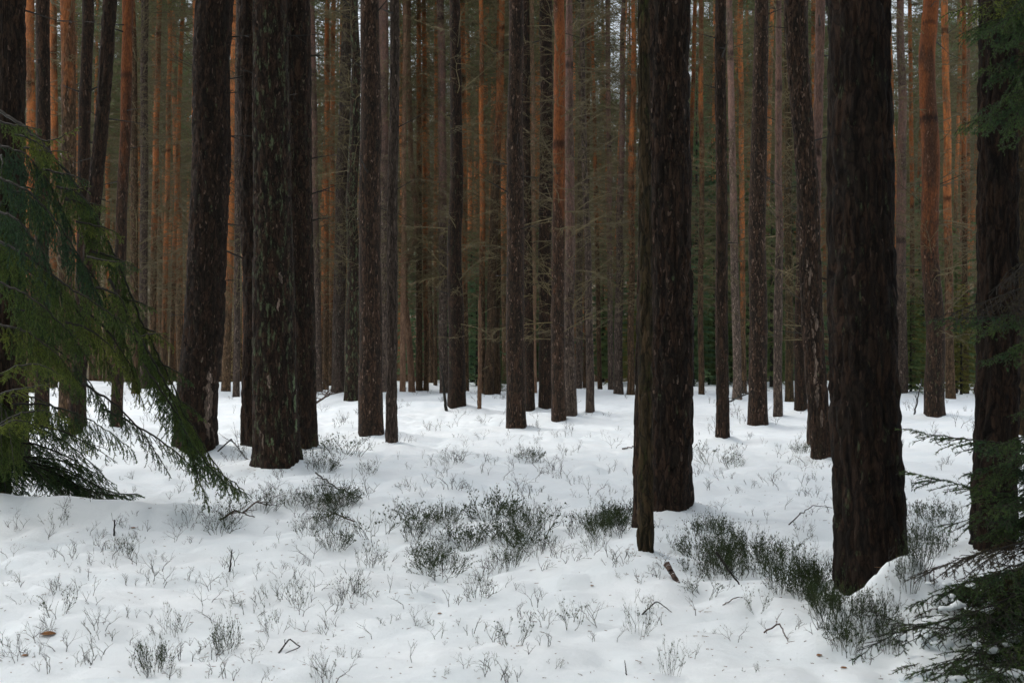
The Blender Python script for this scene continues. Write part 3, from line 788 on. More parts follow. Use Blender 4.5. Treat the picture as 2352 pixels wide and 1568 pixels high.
# the wood beyond, one mass
def far_wood(name, spots, detail, seed, crown=46, cb=.085):
    rg = random.Random(seed); g = Geo()
    P0, P1, R0, R1, C = [], [], [], [], []
    B0, B1, S0, S1 = [], [], [], []
    for (x, y) in spots:
        z = float(g_base(x, y)) - .1
        h = rg.uniform(23, 29); r = rg.uniform(.10, .17); lx = rg.gauss(0, .25)
        P0.append((x, y, z)); P1.append((x + lx, y, z + h * .6)); R0.append(r); R1.append(r * .7)
        P0.append((x + lx, y, z + h * .6)); P1.append((x + lx * 1.3, y, z + h)); R0.append(r * .7); R1.append(r * .2)
        for _ in range(detail):
            zz = rg.uniform(1.0, h * .62); az = rg.uniform(0, 6.28); L = rg.uniform(.6, 2.4); e = rg.uniform(-.2, .7)
            p = np.array((x + lx * zz / h, y, z + zz)); dd = np.array([math.cos(az) * math.cos(e), math.sin(az) * math.cos(e), math.sin(e)])
            q = p + dd * L; B0.append(p); B1.append(q); S0.append(.016); S1.append(.006)
            for _k in range(5):
                s = rg.uniform(.25, 1); o = p + dd * L * s
                w = dd * rg.uniform(.2, .6) + np.array([rg.gauss(0, .5), rg.gauss(0, .5), rg.gauss(-.2, .4)])
                B0.append(o); B1.append(o + w * L * .35); S0.append(.010); S1.append(.004)
        for _ in range(crown):
            t = rg.random(); zz = h * (.52 + .48 * t); L = 2.4 * (1 - .7 * t) * rg.uniform(.2, 1); az = rg.uniform(0, 6.28)
            C.append((x + lx + math.cos(az) * L, y + math.sin(az) * L, z + zz))
    g.segs(np.array(P0), np.array(P1), R0, R1, 0, 7)
    g.segs(np.array(B0), np.array(B1), S0, S1, 1, 3)
    C = np.array(C); k = 16
    P = np.repeat(C, k, 0) + RNG.normal(size=(len(C) * k, 3)) * .28
    D = RNG.normal(size=P.shape); D /= np.linalg.norm(D, axis=1, keepdims=True)
    g.blades(P, D, RNG.uniform(.2, .42, len(P)), cb, 2)
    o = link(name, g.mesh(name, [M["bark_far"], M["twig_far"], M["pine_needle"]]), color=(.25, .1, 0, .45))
    tag(o, "dense mass of thin pines far beyond the countable trunks", "wood", kind="stuff")
    return o
rg = random.Random(77)
spots = []
for _ in range(430):
    d = 118 + 70 * rg.random()
    xx = rg.uniform(-.40, .40)
    pp = CX + xx * FPX
    if (1385 < pp < 1452 or 985 < pp < 1008 or 888 < pp < 900 or 100 < pp < 140) and rg.random() < .75: continue
    spots.append((xx * d, d))
far_wood("far_wood", spots, 130, 3, 80)

# the same wood going on behind and beside the place the picture was taken from
spots = []
rg = random.Random(78)
while len(spots) < 120:
    x, y = rg.uniform(-26, 26), rg.uniform(-24, 22)
    if abs(x) < 0.42 * max(y, 0) + 4.0: 
        if y > -4: continue
    if y > -3 and abs(x) < 5: continue
    spots.append((x, y))
sw = far_wood("surrounding_wood", spots, 30, 4, 90, .15)
sw["label"] = "the same pine wood continuing behind and beside the viewpoint"

# ------------------------------------------------------------------ spruces
def unit(v):
    v = np.asarray(v, float); return v / (np.linalg.norm(v) + 1e-9)

def bough_geo(path, sec_len, hang, mats=(0, 1), dens=150, seed=0, step=0.05, nl=0.019, nw=0.0062, bare=0.0, stem_r=0.012, ter=True, droop_tip=0.5, ter_k=.34):
    """a spruce bough along a polyline: side twigs, their own twigs, all clothed in needles"""
    rg = random.Random(seed); g = Geo()
    path = np.asarray(path, float)
    seg = np.linalg.norm(np.diff(path, axis=0), axis=1); cum = np.concatenate([[0], np.cumsum(seg)]); Ltot = cum[-1]
    n = max(6, int(Ltot / step)); ts = np.linspace(0, Ltot, n)
    pts = np.stack([np.interp(ts, cum, path[:, k]) for k in range(3)], 1)
    # soften the corners
    for _ in range(3):
        pts[1:-1] = .25 * pts[:-2] + .5 * pts[1:-1] + .25 * pts[2:]
    pts[1:-1] += RNG.normal(size=(n - 2, 3)) * .004
    rr = stem_r * (1 - .8 * np.linspace(0, 1, n))
    g.segs(pts[:-1], pts[1:], rr[:-1], rr[1:], mats[1], 4)
    S0, S1 = [], []
    for i in range(1, n):
        t = i / (n - 1)
        if t < 0.06: continue
        tan = unit(pts[i] - pts[i - 1])
        side = unit(np.cross(tan, (0, 0, 1)))
        for sgn in (-1, 1):
            if rg.random() < 0.12: continue
            prof = (0.35 + 0.65 * min(1, t / .3)) * (1.05 - .85 * t ** 1.6)
            L = sec_len * prof * rg.uniform(.55, 1.1)
            if L < .03: continue
            d = unit(tan * rg.uniform(.5, .9) + side * sgn * rg.uniform(.6, 1.0) + np.array([0, 0, -1]) * hang * rg.uniform(.5, 1.2))
            k = max(2, int(L / .07)); p = pts[i]
            for s in range(k):
                d = unit(d + np.array([0, 0, -1]) * hang * .28 * (droop_tip + .5) + np.array([rg.gauss(0, .1), rg.gauss(0, .1), rg.gauss(0, .08)]))
                q = p + d * L / k
                S0.append(p); S1.append(q)
                if ter and L > .1:
                    for sg2 in (-1, 1):
                        if rg.random() < .3: continue
                        sd = unit(np.cross(d, (rg.gauss(0, .3), rg.gauss(0, .3), 1)))
                        l3 = L * ter_k * (1.1 - .7 * s / k) * rg.uniform(.5, 1.1)
                        d3 = unit(d * .8 + sd * sg2 * .8 + np.array([0, 0, -1]) * hang * .5)
                        S0.append(q); S1.append(q + d3 * l3)
                p = q
        S0.append(pts[i - 1]); S1.append(pts[i])
    S0 = np.array(S0); S1 = np.array(S1)
    g.segs(S0, S1, .0028, .0016, mats[1], 3)
    ln = np.linalg.norm(S1 - S0, axis=1)
    cnt = RNG.poisson(ln * 1.35 * dens * np.where(RNG.random(len(ln)) < bare, 0.0, 1.0))
    idx = np.repeat(np.arange(len(ln)), cnt)
    if len(idx):
        t = RNG.random(len(idx))[:, None]
        P = S0[idx] * (1 - t) + S1[idx] * t
        ax = (S1 - S0)[idx] / (ln[idx][:, None] + 1e-9)
        r = RNG.normal(size=P.shape); r -= ax * (r * ax).sum(1, keepdims=True); r /= np.linalg.norm(r, axis=1, keepdims=True) + 1e-9
        D = ax * .75 + r * .75 + [0, 0, .08]; D /= np.linalg.norm(D, axis=1, keepdims=True)
        g.blades(P, D, RNG.uniform(.7, 1.2, len(P)) * nl, nw, mats[0])
    return g

# ---- left spruce: trunk near the left edge, boughs hanging almost to the snow
LS_D = 13.4
lx, ly = (4 - CX) / FPX * LS_D, LS_D
lz = float(g_base(lx, ly))
MOUNDS += [(lx + 0.35, ly - 0.95, .20, 1.3, .42), (lx + 1.5, ly - 1.0, .10, 1.0, .4), (lx - .5, ly - .95, .14, .8, .4)]
ls = empty("spruce_tree", (lx, ly, lz))
tag(ls, "young spruce with drooping green boughs at the left edge, tips touching the snow", "spruce tree")
me = trunk_mesh("trunk", None, .075, (.04, 0), 4.2, .02, 5.2, 20, None, 91.0); me.materials.append(M["bark"])
link("trunk", me, ls, color=(1, .05, .1, .4))
def add_bough(root, org, path, color="needle", label=None, **kw):
    g = bough_geo(path, **kw)
    o = link("bough", g.mesh("bough", [M[color], M["twig_dark"]], origin=org), root)
    if label: o["label"] = label
    return o
lorg = (lx, ly, lz)
rg = random.Random(31)
TS = dict(nl=.015, nw=.0056, ter_k=.36)
def lb(pts_, color="needle", label=None, **kw):
    q = dict(sec_len=.46, hang=1.25, dens=330, step=.045); q.update(TS); q.update(kw)
    return add_bough(ls, lorg, [pt(*p) for p in pts_], color=color, label=label, **q)
# the long arching bough that draws the outline of the tree, its tip on the snow
lb([(-10, 250, 13.1), (70, 300, 12.9), (150, 390, 12.7), (215, 490, 12.6), (270, 600, 12.5), (325, 740, 12.4), (385, 860, 12.35), (430, 960, 12.3), (470, 1060, 12.2), (560, 1125, 12.1)], "needle_mid", "long arching outer bough", sec_len=.55, seed=1, stem_r=.016, step=.05)
lb([(250, 640, 12.2), (320, 770, 12.1), (385, 890, 12.0), (425, 990, 11.95), (450, 1080, 11.9), (478, 1160, 11.85)], "needle_mid", "dark drooping end bough", sec_len=.42, hang=1.1, ter_k=.35, seed=3, stem_r=.014, step=.045, dens=330)
lb([(300, 760, 12.3), (380, 880, 12.2), (430, 960, 12.15), (490, 1060, 12.1), (545, 1130, 12.05)], "needle_mid", sec_len=.44, hang=.9, ter_k=.4, seed=4, stem_r=.012, step=.045, dens=330)
lb([(330, 840, 12.0), (395, 930, 11.9), (440, 1020, 11.9), (520, 1115, 11.9), (572, 1135, 11.85)], "needle", sec_len=.36, hang=.8, ter_k=.4, seed=5, stem_r=.010, step=.045, dens=330)
lb([(-20, 545, 12.2), (60, 585, 12.0), (130, 640, 11.9), (210, 690, 11.85), (270, 730, 11.8), (320, 770, 11.8)], "needle_mid", sec_len=.45, seed=6, stem_r=.016)
lb([(-20, 400, 12.6), (70, 440, 12.4), (140, 520, 12.3), (200, 620, 12.3), (245, 730, 12.2)], "needle_teal", sec_len=.5, seed=7)
lb([(-20, 330, 13.0), (60, 350, 12.8), (120, 430, 12.7), (170, 540, 12.6)], "needle_teal", sec_len=.45, seed=8)
lb([(-20, 480, 12.2), (40, 500, 12.0), (100, 580, 11.9), (140, 680, 11.9)], "needle_teal", sec_len=.45, seed=9)
lb([(-20, 640, 12.0), (70, 680, 11.8), (150, 750, 11.7), (220, 850, 11.7)], "needle_mid", sec_len=.45, seed=10)
lb([(-20, 740, 11.9), (60, 760, 11.7), (130, 810, 11.6), (190, 890, 11.6)], "needle_lime", sec_len=.36, seed=11)
lb([(150, 560, 12.7), (220, 640, 12.6), (280, 760, 12.6), (320, 880, 12.6)], "needle_mid", sec_len=.5, seed=12)
lb([(180, 700, 12.3), (250, 760, 12.2), (300, 840, 12.2), (330, 930, 12.2)], "needle_lime", sec_len=.36, seed=13)
lb([(60, 620, 12.5), (150, 680, 12.4), (230, 780, 12.4), (270, 900, 12.4)], "needle_mid", sec_len=.45, seed=14)
lb([(190, 880, 12.4), (270, 930, 12.3), (340, 1010, 12.3), (390, 1090, 12.2)], "needle", sec_len=.28, hang=1.0, dens=200, seed=15)
lb([(240, 940, 12.8), (330, 985, 12.7), (420, 1050, 12.7), (480, 1110, 12.6)], "needle", sec_len=.26, hang=.7, ter_k=.35, dens=170, seed=16)
for k, (ax, ay, bx, by) in enumerate([(40, 290, 95, 300), (105, 350, 160, 352), (150, 400, 205, 420), (200, 470, 250, 480), (225, 520, 285, 545), (262, 590, 325, 625), (300, 690, 360, 715), (330, 750, 400, 800), (370, 835, 440, 880), (408, 915, 470, 965), (80, 320, 120, 372), (180, 440, 225, 500)]):
    lb([(ax - 50, ay - 12, 12.5), (ax, ay, 12.4), (.5 * (ax + bx), .5 * (ay + by) - 6, 12.35), (bx, by, 12.3)], ("needle_mid", "needle_lime", "needle")[k % 3], sec_len=.20, hang=.9, ter_k=.4, seed=80 + k, step=.04)
# yellow-green fresh boughs in front
for k, (pts_, sl) in enumerate([
        ([(-20, 870, 11.4), (40, 838, 11.3), (95, 835, 11.2), (150, 868, 11.1)], .26), ([(-20, 985, 11.4), (40, 950, 11.3), (100, 940, 11.2), (158, 965, 11.1)], .26),
        ([(-30, 915, 11.0), (30, 895, 10.8), (70, 888, 10.7), (118, 880, 10.6)], .16), ([(-30, 1000, 11.2), (20, 965, 11.1), (60, 965, 11.0), (100, 990, 11.0)], .24),
        ([(200, 590, 12.1), (240, 600, 12.0), (275, 598, 11.9), (308, 606, 11.9)], .10), ([(320, 775, 12.0), (345, 765, 11.9), (370, 765, 11.9), (388, 768, 11.9)], .10),
        ([(150, 440, 12.5), (175, 436, 12.4), (195, 430, 12.4), (208, 428, 12.4)], .07), ([(150, 455, 12.4), (180, 462, 12.4), (200, 472, 12.4), (212, 482, 12.4)], .07),
        ([(60, 305, 12.8), (110, 330, 12.7), (150, 310, 12.7), (185, 292, 12.7)], .12), ([(220, 660, 12.0), (262, 668, 12.0), (290, 700, 11.9), (305, 740, 11.9)], .24),
        ([(150, 740, 11.9), (200, 750, 11.8), (260, 800, 11.8), (290, 860, 11.8)], .28)]):
    lb(pts_, "needle_lime", "yellow-green young bough", sec_len=sl, hang=.55, ter_k=.4, seed=30 + k, dens=330, step=.045)
for k in range(58):
    z = rg.uniform(.2, 1.0) if k % 3 == 1 else rg.uniform(.3, 3.5); az = rg.uniform(-2.6, .9) if k % 3 else rg.uniform(0, 6.28)
    R = 2.0 * (1 - z / 4.6) ** .8 * rg.uniform(.65, 1.0) * (.68 if z < .9 else 1)
    drp = rg.uniform(.25, .55)
    p = [np.array([lx, ly, lz + z])]
    for s in range(1, 7):
        t = s / 6
        p.append(np.array([lx + math.cos(az) * R * t, ly + math.sin(az) * R * t, max(lz + .10, lz + z + .12 * R * t - drp * R * t ** 2 * 1.5)]))
    low = z < .9
    q = dict(sec_len=.46 if low else .50, hang=.4 if low else 1.3, seed=60 + k, dens=270 if low else 340, bare=.05 if low else 0, step=.06 if low else .055); q.update(TS)
    if low: q["ter_k"] = .34
    add_bough(ls, lorg, p, color="needle" if low else rg.choice(("needle", "needle_mid", "needle_mid", "needle_lime") if z < 2.2 else ("needle", "needle_mid", "needle_teal")), **q)

# ---- right spruce: trunk outside the picture, boughs reaching in from the right
RS_D = 8.3
rx, ry = (2500 - CX) / FPX * RS_D, RS_D
rz = float(g_base(rx, ry))
rs = empty("spruce_tree", (rx, ry, rz))
tag(rs, "dark spruce whose boughs reach in from the right edge over the snow heap", "spruce tree")
me = trunk_mesh("trunk", None, .07, (0, 0), 4.2, .02, 5.4, 20, None, 92.0); me.materials.append(M["bark"])
link("trunk", me, rs, color=(1, .05, .1, .4))
rorg = (rx, ry, rz)
RB = [  # tip path in picture px + depth, colour, side twig length, hang, needle density, bareness
 ([(2500, 60, 8.3), (2400, 30, 8.0), (2300, 40, 7.8), (2215, 75, 7.7)], "needle", .24, .5, 190, 0),
 ([(2500, 0, 8.2), (2400, -30, 7.9), (2280, 0, 7.7), (2180, 30, 7.6)], "needle_lime", .22, .5, 150, 0),
 ([(2500, 130, 8.3), (2420, 120, 8.0), (2330, 130, 7.9), (2255, 160, 7.8)], "needle", .22, .6, 180, 0),
 ([(2500, 230, 8.3), (2400, 235, 7.9), (2310, 250, 7.7), (2205, 290, 7.6)], "needle", .22, .5, 200, 0),
 ([(2500, 180, 8.3), (2420, 190, 7.8), (2360, 220, 7.6), (2300, 330, 7.5)], "needle", .18, .9, 190, 0),
 ([(2500, 640, 8.3), (2380, 650, 8.0), (2270, 690, 7.8), (2150, 730, 7.7)], "needle_brown", .20, .5, 60, .4),
 ([(2500, 720, 8.3), (2380, 715, 8.0), (2260, 730, 7.8), (2140, 735, 7.7)], "needle", .20, .35, 150, .1),
 ([(2500, 780, 8.3), (2400, 770, 8.0), (2330, 800, 7.9), (2255, 830, 7.8)], "needle", .16, .4, 180, 0),
 ([(2500, 560, 8.3), (2420, 560, 8.0), (2360, 600, 7.9), (2290, 660, 7.8)], "needle_brown", .20, .5, 40, .5),
 ([(2500, 1010, 8.3), (2380, 1020, 8.1), (2220, 1010, 7.9), (2080, 985, 7.8)], "needle", .17, .25, 170, .15),
 ([(2500, 1080, 8.3), (2400, 1050, 8.0), (2320, 1060, 7.9), (2230, 1085, 7.8)], "needle", .22, .4, 190, 0),
 ([(2500, 1180, 8.3), (2360, 1150, 8.1), (2220, 1115, 7.9), (2078, 1083, 7.8)], "needle", .20, .25, 180, .1),
 ([(2500, 1230, 8.2), (2380, 1200, 7.9), (2270, 1185, 7.7), (2165, 1205, 7.6)], "needle", .20, .35, 150, .2),
 ([(2500, 1240, 8.0), (2380, 1240, 7.6), (2250, 1270, 7.3), (2110, 1320, 7.1)], "needle_brown", .24, .35, 120, .2),
 ([(2500, 1270, 7.9), (2400, 1290, 7.4), (2290, 1320, 7.1), (2170, 1350, 7.0)], "needle", .24, .35, 170, .1),
 ([(2500, 1330, 7.8), (2380, 1350, 7.2), (2200, 1420, 6.9), (2060, 1450, 6.75), (1965, 1510, 6.65)], "needle", .20, .30, 110, .3),
 ([(2500, 1360, 7.8), (2380, 1390, 7.2), (2240, 1440, 6.9), (2100, 1440, 6.8), (1990, 1400, 6.75)], "needle", .18, .30, 70, .4),
 ([(2500, 1400, 7.6), (2380, 1430, 7.0), (2260, 1490, 6.7), (2100, 1545, 6.5)], "needle", .26, .3, 130, .2),
 ([(2500, 1420, 7.5), (2400, 1480, 6.8), (2300, 1540, 6.5), (2200, 1575, 6.4)], "needle", .26, .3, 150, .2),
 ([(2500, 1330, 7.7), (2400, 1340, 7.3), (2320, 1380, 7.1), (2230, 1440, 7.0)], "needle", .26, .4, 170, .1),
 ([(2500, 1290, 8.0), (2420, 1300, 7.6), (2350, 1330, 7.4), (2290, 1400, 7.2)], "needle", .26, .5, 180, 0),
 ([(2500, 1450, 7.4), (2420, 1500, 7.0), (2350, 1530, 6.8), (2280, 1560, 6.6)], "needle", .28, .4, 170, .1),
 ([(2500, 1140, 8.2), (2430, 1130, 7.9), (2370, 1150, 7.7), (2310, 1200, 7.6)], "needle", .20, .5, 180, 0),
 ([(2500, 930, 8.3), (2430, 920, 8.1), (2380, 930, 8.0), (2330, 950, 7.9)], "needle", .14, .4, 120, .1),
]
rg = random.Random(44)
for _ in range(26):
    tx, ty = rg.uniform(2030, 2330), rg.uniform(1330, 1600)
    ty = max(ty, 1330 + (2330 - tx) * .25)
    dd_ = 6.5 + (1600 - ty) / 270 * 1.0 + rg.uniform(-.1, .3)
    RB.append(([(2500, ty - 110, 8.0), (2420, ty - 90, .5 * (8.0 + dd_)), (.5 * (2400 + tx), ty - 55, dd_ + .2), (tx, ty, dd_)], rg.choice(("needle", "needle", "needle_mid", "needle_brown")), rg.uniform(.14, .24), rg.uniform(.3, .6), rg.uniform(110, 200), rg.uniform(0, .3)))
for _ in range(10):
    tx, ty = rg.uniform(2250, 2345), rg.uniform(0, 330); dd_ = 7.6 + rg.uniform(-.2, .4)
    RB.append(([(2500, ty - 90, 8.3), (2420, ty - 70, 8.0), (.5 * (2400 + tx), ty - 40, dd_ + .1), (tx, ty, dd_)], "needle", rg.uniform(.14, .2), .6, 190, 0))
for _ in range(8):
    tx, ty = rg.uniform(2240, 2345), rg.uniform(1020, 1260); dd_ = 7.6 + rg.uniform(-.2, .4)
    RB.append(([(2500, ty - 60, 8.3), (2420, ty - 50, 8.0), (.5 * (2400 + tx), ty - 30, dd_ + .1), (tx, ty, dd_)], "needle", rg.uniform(.12, .2), .5, 170, .1))
for k, (pp, colr, sl, hg, dn, br) in enumerate(RB):
    add_bough(rs, rorg, [pt(*p) for p in pp], color=colr, sec_len=sl * 1.7, hang=hg, seed=200 + k, dens=dn, bare=br, step=.035, nl=.017, nw=.0056, stem_r=.008)

# lumps of snow caught on the lowest boughs and on the heap beside them
def snow_lumps():
    rg = random.Random(91); g = Geo()
    u = np.linspace(0, math.pi, 9); v = np.linspace(0, 2 * math.pi, 13)[:-1]
    U, W = np.meshgrid(u, v, indexing='ij')
    for k in range(70):
        px, py = rg.uniform(2060, 2352), rg.uniform(1330, 1568)
        d = 6.55 + (1600 - py) / 270 * 1.0 + rg.uniform(-.15, .35)
        c = pt(px, py, d); r = rg.uniform(.014, .042)
        q = np.stack([np.sin(U) * np.cos(W) * r * rg.uniform(.8, 1.7), np.sin(U) * np.sin(W) * r, np.cos(U) * r * rg.uniform(.45, .7)], -1)
        q = q * (1 + .55 * noise3(q[..., 0] * 40 + k * 5, q[..., 1] * 28, q[..., 2] * 28, 12)[..., None])
        q = q.reshape(-1, 3) + c
        i = np.arange(8)[:, None] * 12; j = np.arange(12)[None]; jn = (j + 1) % 12
        g.add(q, np.stack([i + j, i + 12 + j, i + 12 + jn, i + jn], -1).reshape(-1, 4), 0)
    o = link("caught_snow", g.mesh("caught_snow", [M["snow"]]))
    tag(o, "bits of snow caught on the low spruce boughs in the lower right corner", "snow", kind="stuff")
snow_lumps()

# ---- undergrowth spruces in the background
def young_spruce_mesh(h, r, seed, mats):
    rg = random.Random(seed); g = Geo(); S0, S1 = [], []
    n = int(26 + h * 9)
    P0, P1 = [], []
    for i in range(n):
        z = h * (0.06 + .92 * (i + rg.random()) / n)
        L = r * (1 - z / h) ** .8 * rg.uniform(.6, 1.1) + .08; az = i * 2.4 + rg.uniform(-.4, .4)
        dr = rg.uniform(.1, .45)
        a = np.array([0, 0, z]); prev = a
        for s in range(1, 5):
            t = s / 4
            q = np.array([math.cos(az) * L * t, math.sin(az) * L * t, z + .15 * L * t - dr * L * t * t])
            P0.append(prev); P1.append(q)
            for sg in (-1, 1):
                for _k in range(2):
                    a2 = az + sg * rg.uniform(.6, 1.1); l2 = L * .38 * (1.1 - t * .6) * rg.uniform(.5, 1)
                    o = prev + (q - prev) * rg.random()
                    S0.append(o); S1.append(o + np.array([math.cos(a2), math.sin(a2), rg.uniform(-.6, 0)]) * l2)
            S0.append(prev); S1.append(q)
            prev = q
    S0 = np.array(S0); S1 = np.array(S1)
    g.segs([(0, 0, -.2)], [(0, 0, h)], [.02 * h ** .7], [.006], 1, 6)
    g.segs(np.array(P0), np.array(P1), .010, .006, 1, 3)
    ln = np.linalg.norm(S1 - S0, axis=1)
    idx = np.repeat(np.arange(len(ln)), RNG.poisson(ln * 60)); t = RNG.random(len(idx))[:, None]
    P = S0[idx] * (1 - t) + S1[idx] * t; ax = (S1 - S0)[idx] / (ln[idx][:, None] + 1e-9)
    D = ax * .9 + RNG.normal(size=P.shape) * .5; D /= np.linalg.norm(D, axis=1, keepdims=True)
    g.blades(P, D, RNG.uniform(.06, .11, len(P)), .036, 0)
    return g.mesh("young_spruce", [M[mats], M["twig_dark"]])
YS = {}
M["needle_far_lime"] = leaf_material("light_undergrowth_needles", (0.075, 0.120, 0.040), (0.140, 0.175, 0.062), 0.3, 2.0)
for key in ("needle_far", "needle_yellow", "needle_far_lime"):
    YS[key] = [young_spruce_mesh(6.0, 1.5, 300 + i, key) for i in range(2)]
YL = [(958, 72, 6, 0, "tall dim spruce behind the S-bent trunk"), (1083, 60, 6.6, 0, "dark green spruce right of the near-black trunk"), (1128, 70, 6, 0, "dim spruce behind the leaning dark pine"),
      (1180, 66, 5.5, 0, "dim spruce behind the stout flaked centre pine"), (1385, 62, 6.5, 0, "green spruce below the bright sky gap"), (1452, 54, 3.2, 1, "small yellowish spruce left of the mossy young trunk"),
      (1402, 57, 4.0, 2, "yellow-green spruce between the loose pair of thin pines"), (1600, 60, 13, 0, "tall green spruce filling the gap right of the big dark centre pine"), (1634, 66, 11, 0, "tall spruce just left of the dark straight pine"),
      (1700, 64, 10, 0, "tall spruce behind the pale footed flaky pine"), (1628, 55, 3.0, 2, "low yellow-green spruce at the edge of the green gap"), (1775, 64, 9, 0, "tall spruce behind the speckled dark pine"),
      (1782, 56, 3.4, 2, "low light green spruce beside the thin red-brown pine"), (2098, 50, 4.2, 1, "yellowish spruce right of the biggest trunk"), (2112, 60, 9, 0, "tall green spruce right of the biggest trunk"),
      (2165, 62, 8, 0, "tall spruce behind the sturdy half-orange pine"), (2196, 46, 4.6, 2, "bright yellow-green spruce left of the thick black pine"), (2265, 60, 8, 0, "dim spruce behind the thick black pine"),
      (2335, 48, 6, 0, "spruce at the right edge beyond the thick black pine"), (1150, 48, 1.2, 2, "tiny green spruce at the foot of the stout flaked centre pine"), (1470, 66, 8, 0, "dim spruce behind the mossy young trunk"),
      (1246, 74, 7, 0, "dim spruce behind the pair of orange topped pines"), (1030, 70, 7, 0, "dim spruce behind the near-black trunk"), (1660, 74, 12, 0, "farther tall spruce behind the dark straight pine"), (1830, 70, 10, 0, "tall spruce behind the olive trunk")]
YL += [(1592, 54, 5.5, 0, "green spruce touching the right edge of the big dark centre pine"), (1640, 56, 7, 2, "light green spruce behind the dark straight pine's left side"), (1680, 58, 4.5, 2, "light green spruce between the dark straight pine and the pale footed pine"),
       (1720, 57, 6, 0, "spruce between the pale footed pine and the speckled pine"), (1772, 52, 7, 2, "light green spruce left of the thin red-brown pine"), (1820, 62, 9, 0, "spruce right of the thin red-brown pine"),
       (2092, 44, 3.2, 2, "light green low spruce right of the biggest trunk's foot"), (2180, 54, 6.5, 2, "light green spruce behind the slim bright orange pine"), (2208, 42, 3.4, 1, "yellowish low spruce by the left side of the thick black pine"),
       (2120, 52, 6.5, 2, "light green spruce behind the left side of the sturdy half-orange pine"), (2330, 40, 3.6, 1, "yellowish spruce at the right edge of the picture"), (1425, 60, 5.0, 0, "green spruce right of the loose pair of thin pines"), (1095, 56, 4.8, 0, "dim green spruce left of the pale dead pole")]
for k, (px, d, h, c, label) in enumerate(YL):
    d = min(d, 62); x = (px - CX) / FPX * d
    key = ("needle_far", "needle_yellow", "needle_far_lime")[c]
    o = link("young_spruce", YS[key][k % 2], None, (x, d, float(g_base(x, d)) - .05))
    s = h / 6.0; o.scale = (s ** .7 * 1.1,) * 2 + (s,); o.rotation_euler = (0, 0, k * 1.3)
    tag(o, label, "spruce", "young spruces of the undergrowth")

# ------------------------------------------------------------------ snow heap under the right-hand spruce and other bumps
def mound_px(px, py, h, rx_, ry_):
    x, d = at(px, py); MOUNDS.append((x, d, h, rx_, ry_))
for m_ in [(2050, 1455, .36, .36, .28), (1975, 1480, .15, .24, .20), (2150, 1470, .10, .30, .26), (2035, 1395, 0.098, 0.101, 0.095), (2085, 1390, 0.105, 0.115, 0.095), (2062, 1420, 0.053, 0.135, 0.081), (2115, 1412, 0.083, 0.095, 0.095), (2005, 1425, 0.075, 0.108, 0.095), (1965, 1440, 0.068, 0.121, 0.108), (1935, 1468, 0.060, 0.095, 0.095), (2040, 1450, 0.060, 0.095, 0.068), (2090, 1455, 0.068, 0.121, 0.068), (2140, 1440, 0.060, 0.108, 0.095), (1985, 1490, 0.053, 0.135, 0.081), (2050, 1500, 0.053, 0.135, 0.081), (2110, 1495, 0.053, 0.108, 0.081), (2165, 1490, 0.060, 0.135, 0.108), (2015, 1462, 0.045, 0.068, 0.068), (2180, 1440, 0.060, 0.108, 0.108),
           (640, 1150, .10, .7, .5), (560, 1170, .06, .3, .3), (700, 1130, .07, .3, .3), (1560, 1240, .10, .5, .4), (1640, 1290, .06, .4, .3), (1250, 1310, .06, .6, .4), (1500, 1330, .05, .4, .3),
           (1200, 960, .10, .9, .9), (1290, 955, .08, .6, .6), (380, 870, .22, 2.2, 2.0), (520, 905, .12, 1.2, 1.0), (1330, 905, .15, 1.6, 1.2), (1000, 930, .10, 1.5, 1.2)]:
    mound_px(*m_)

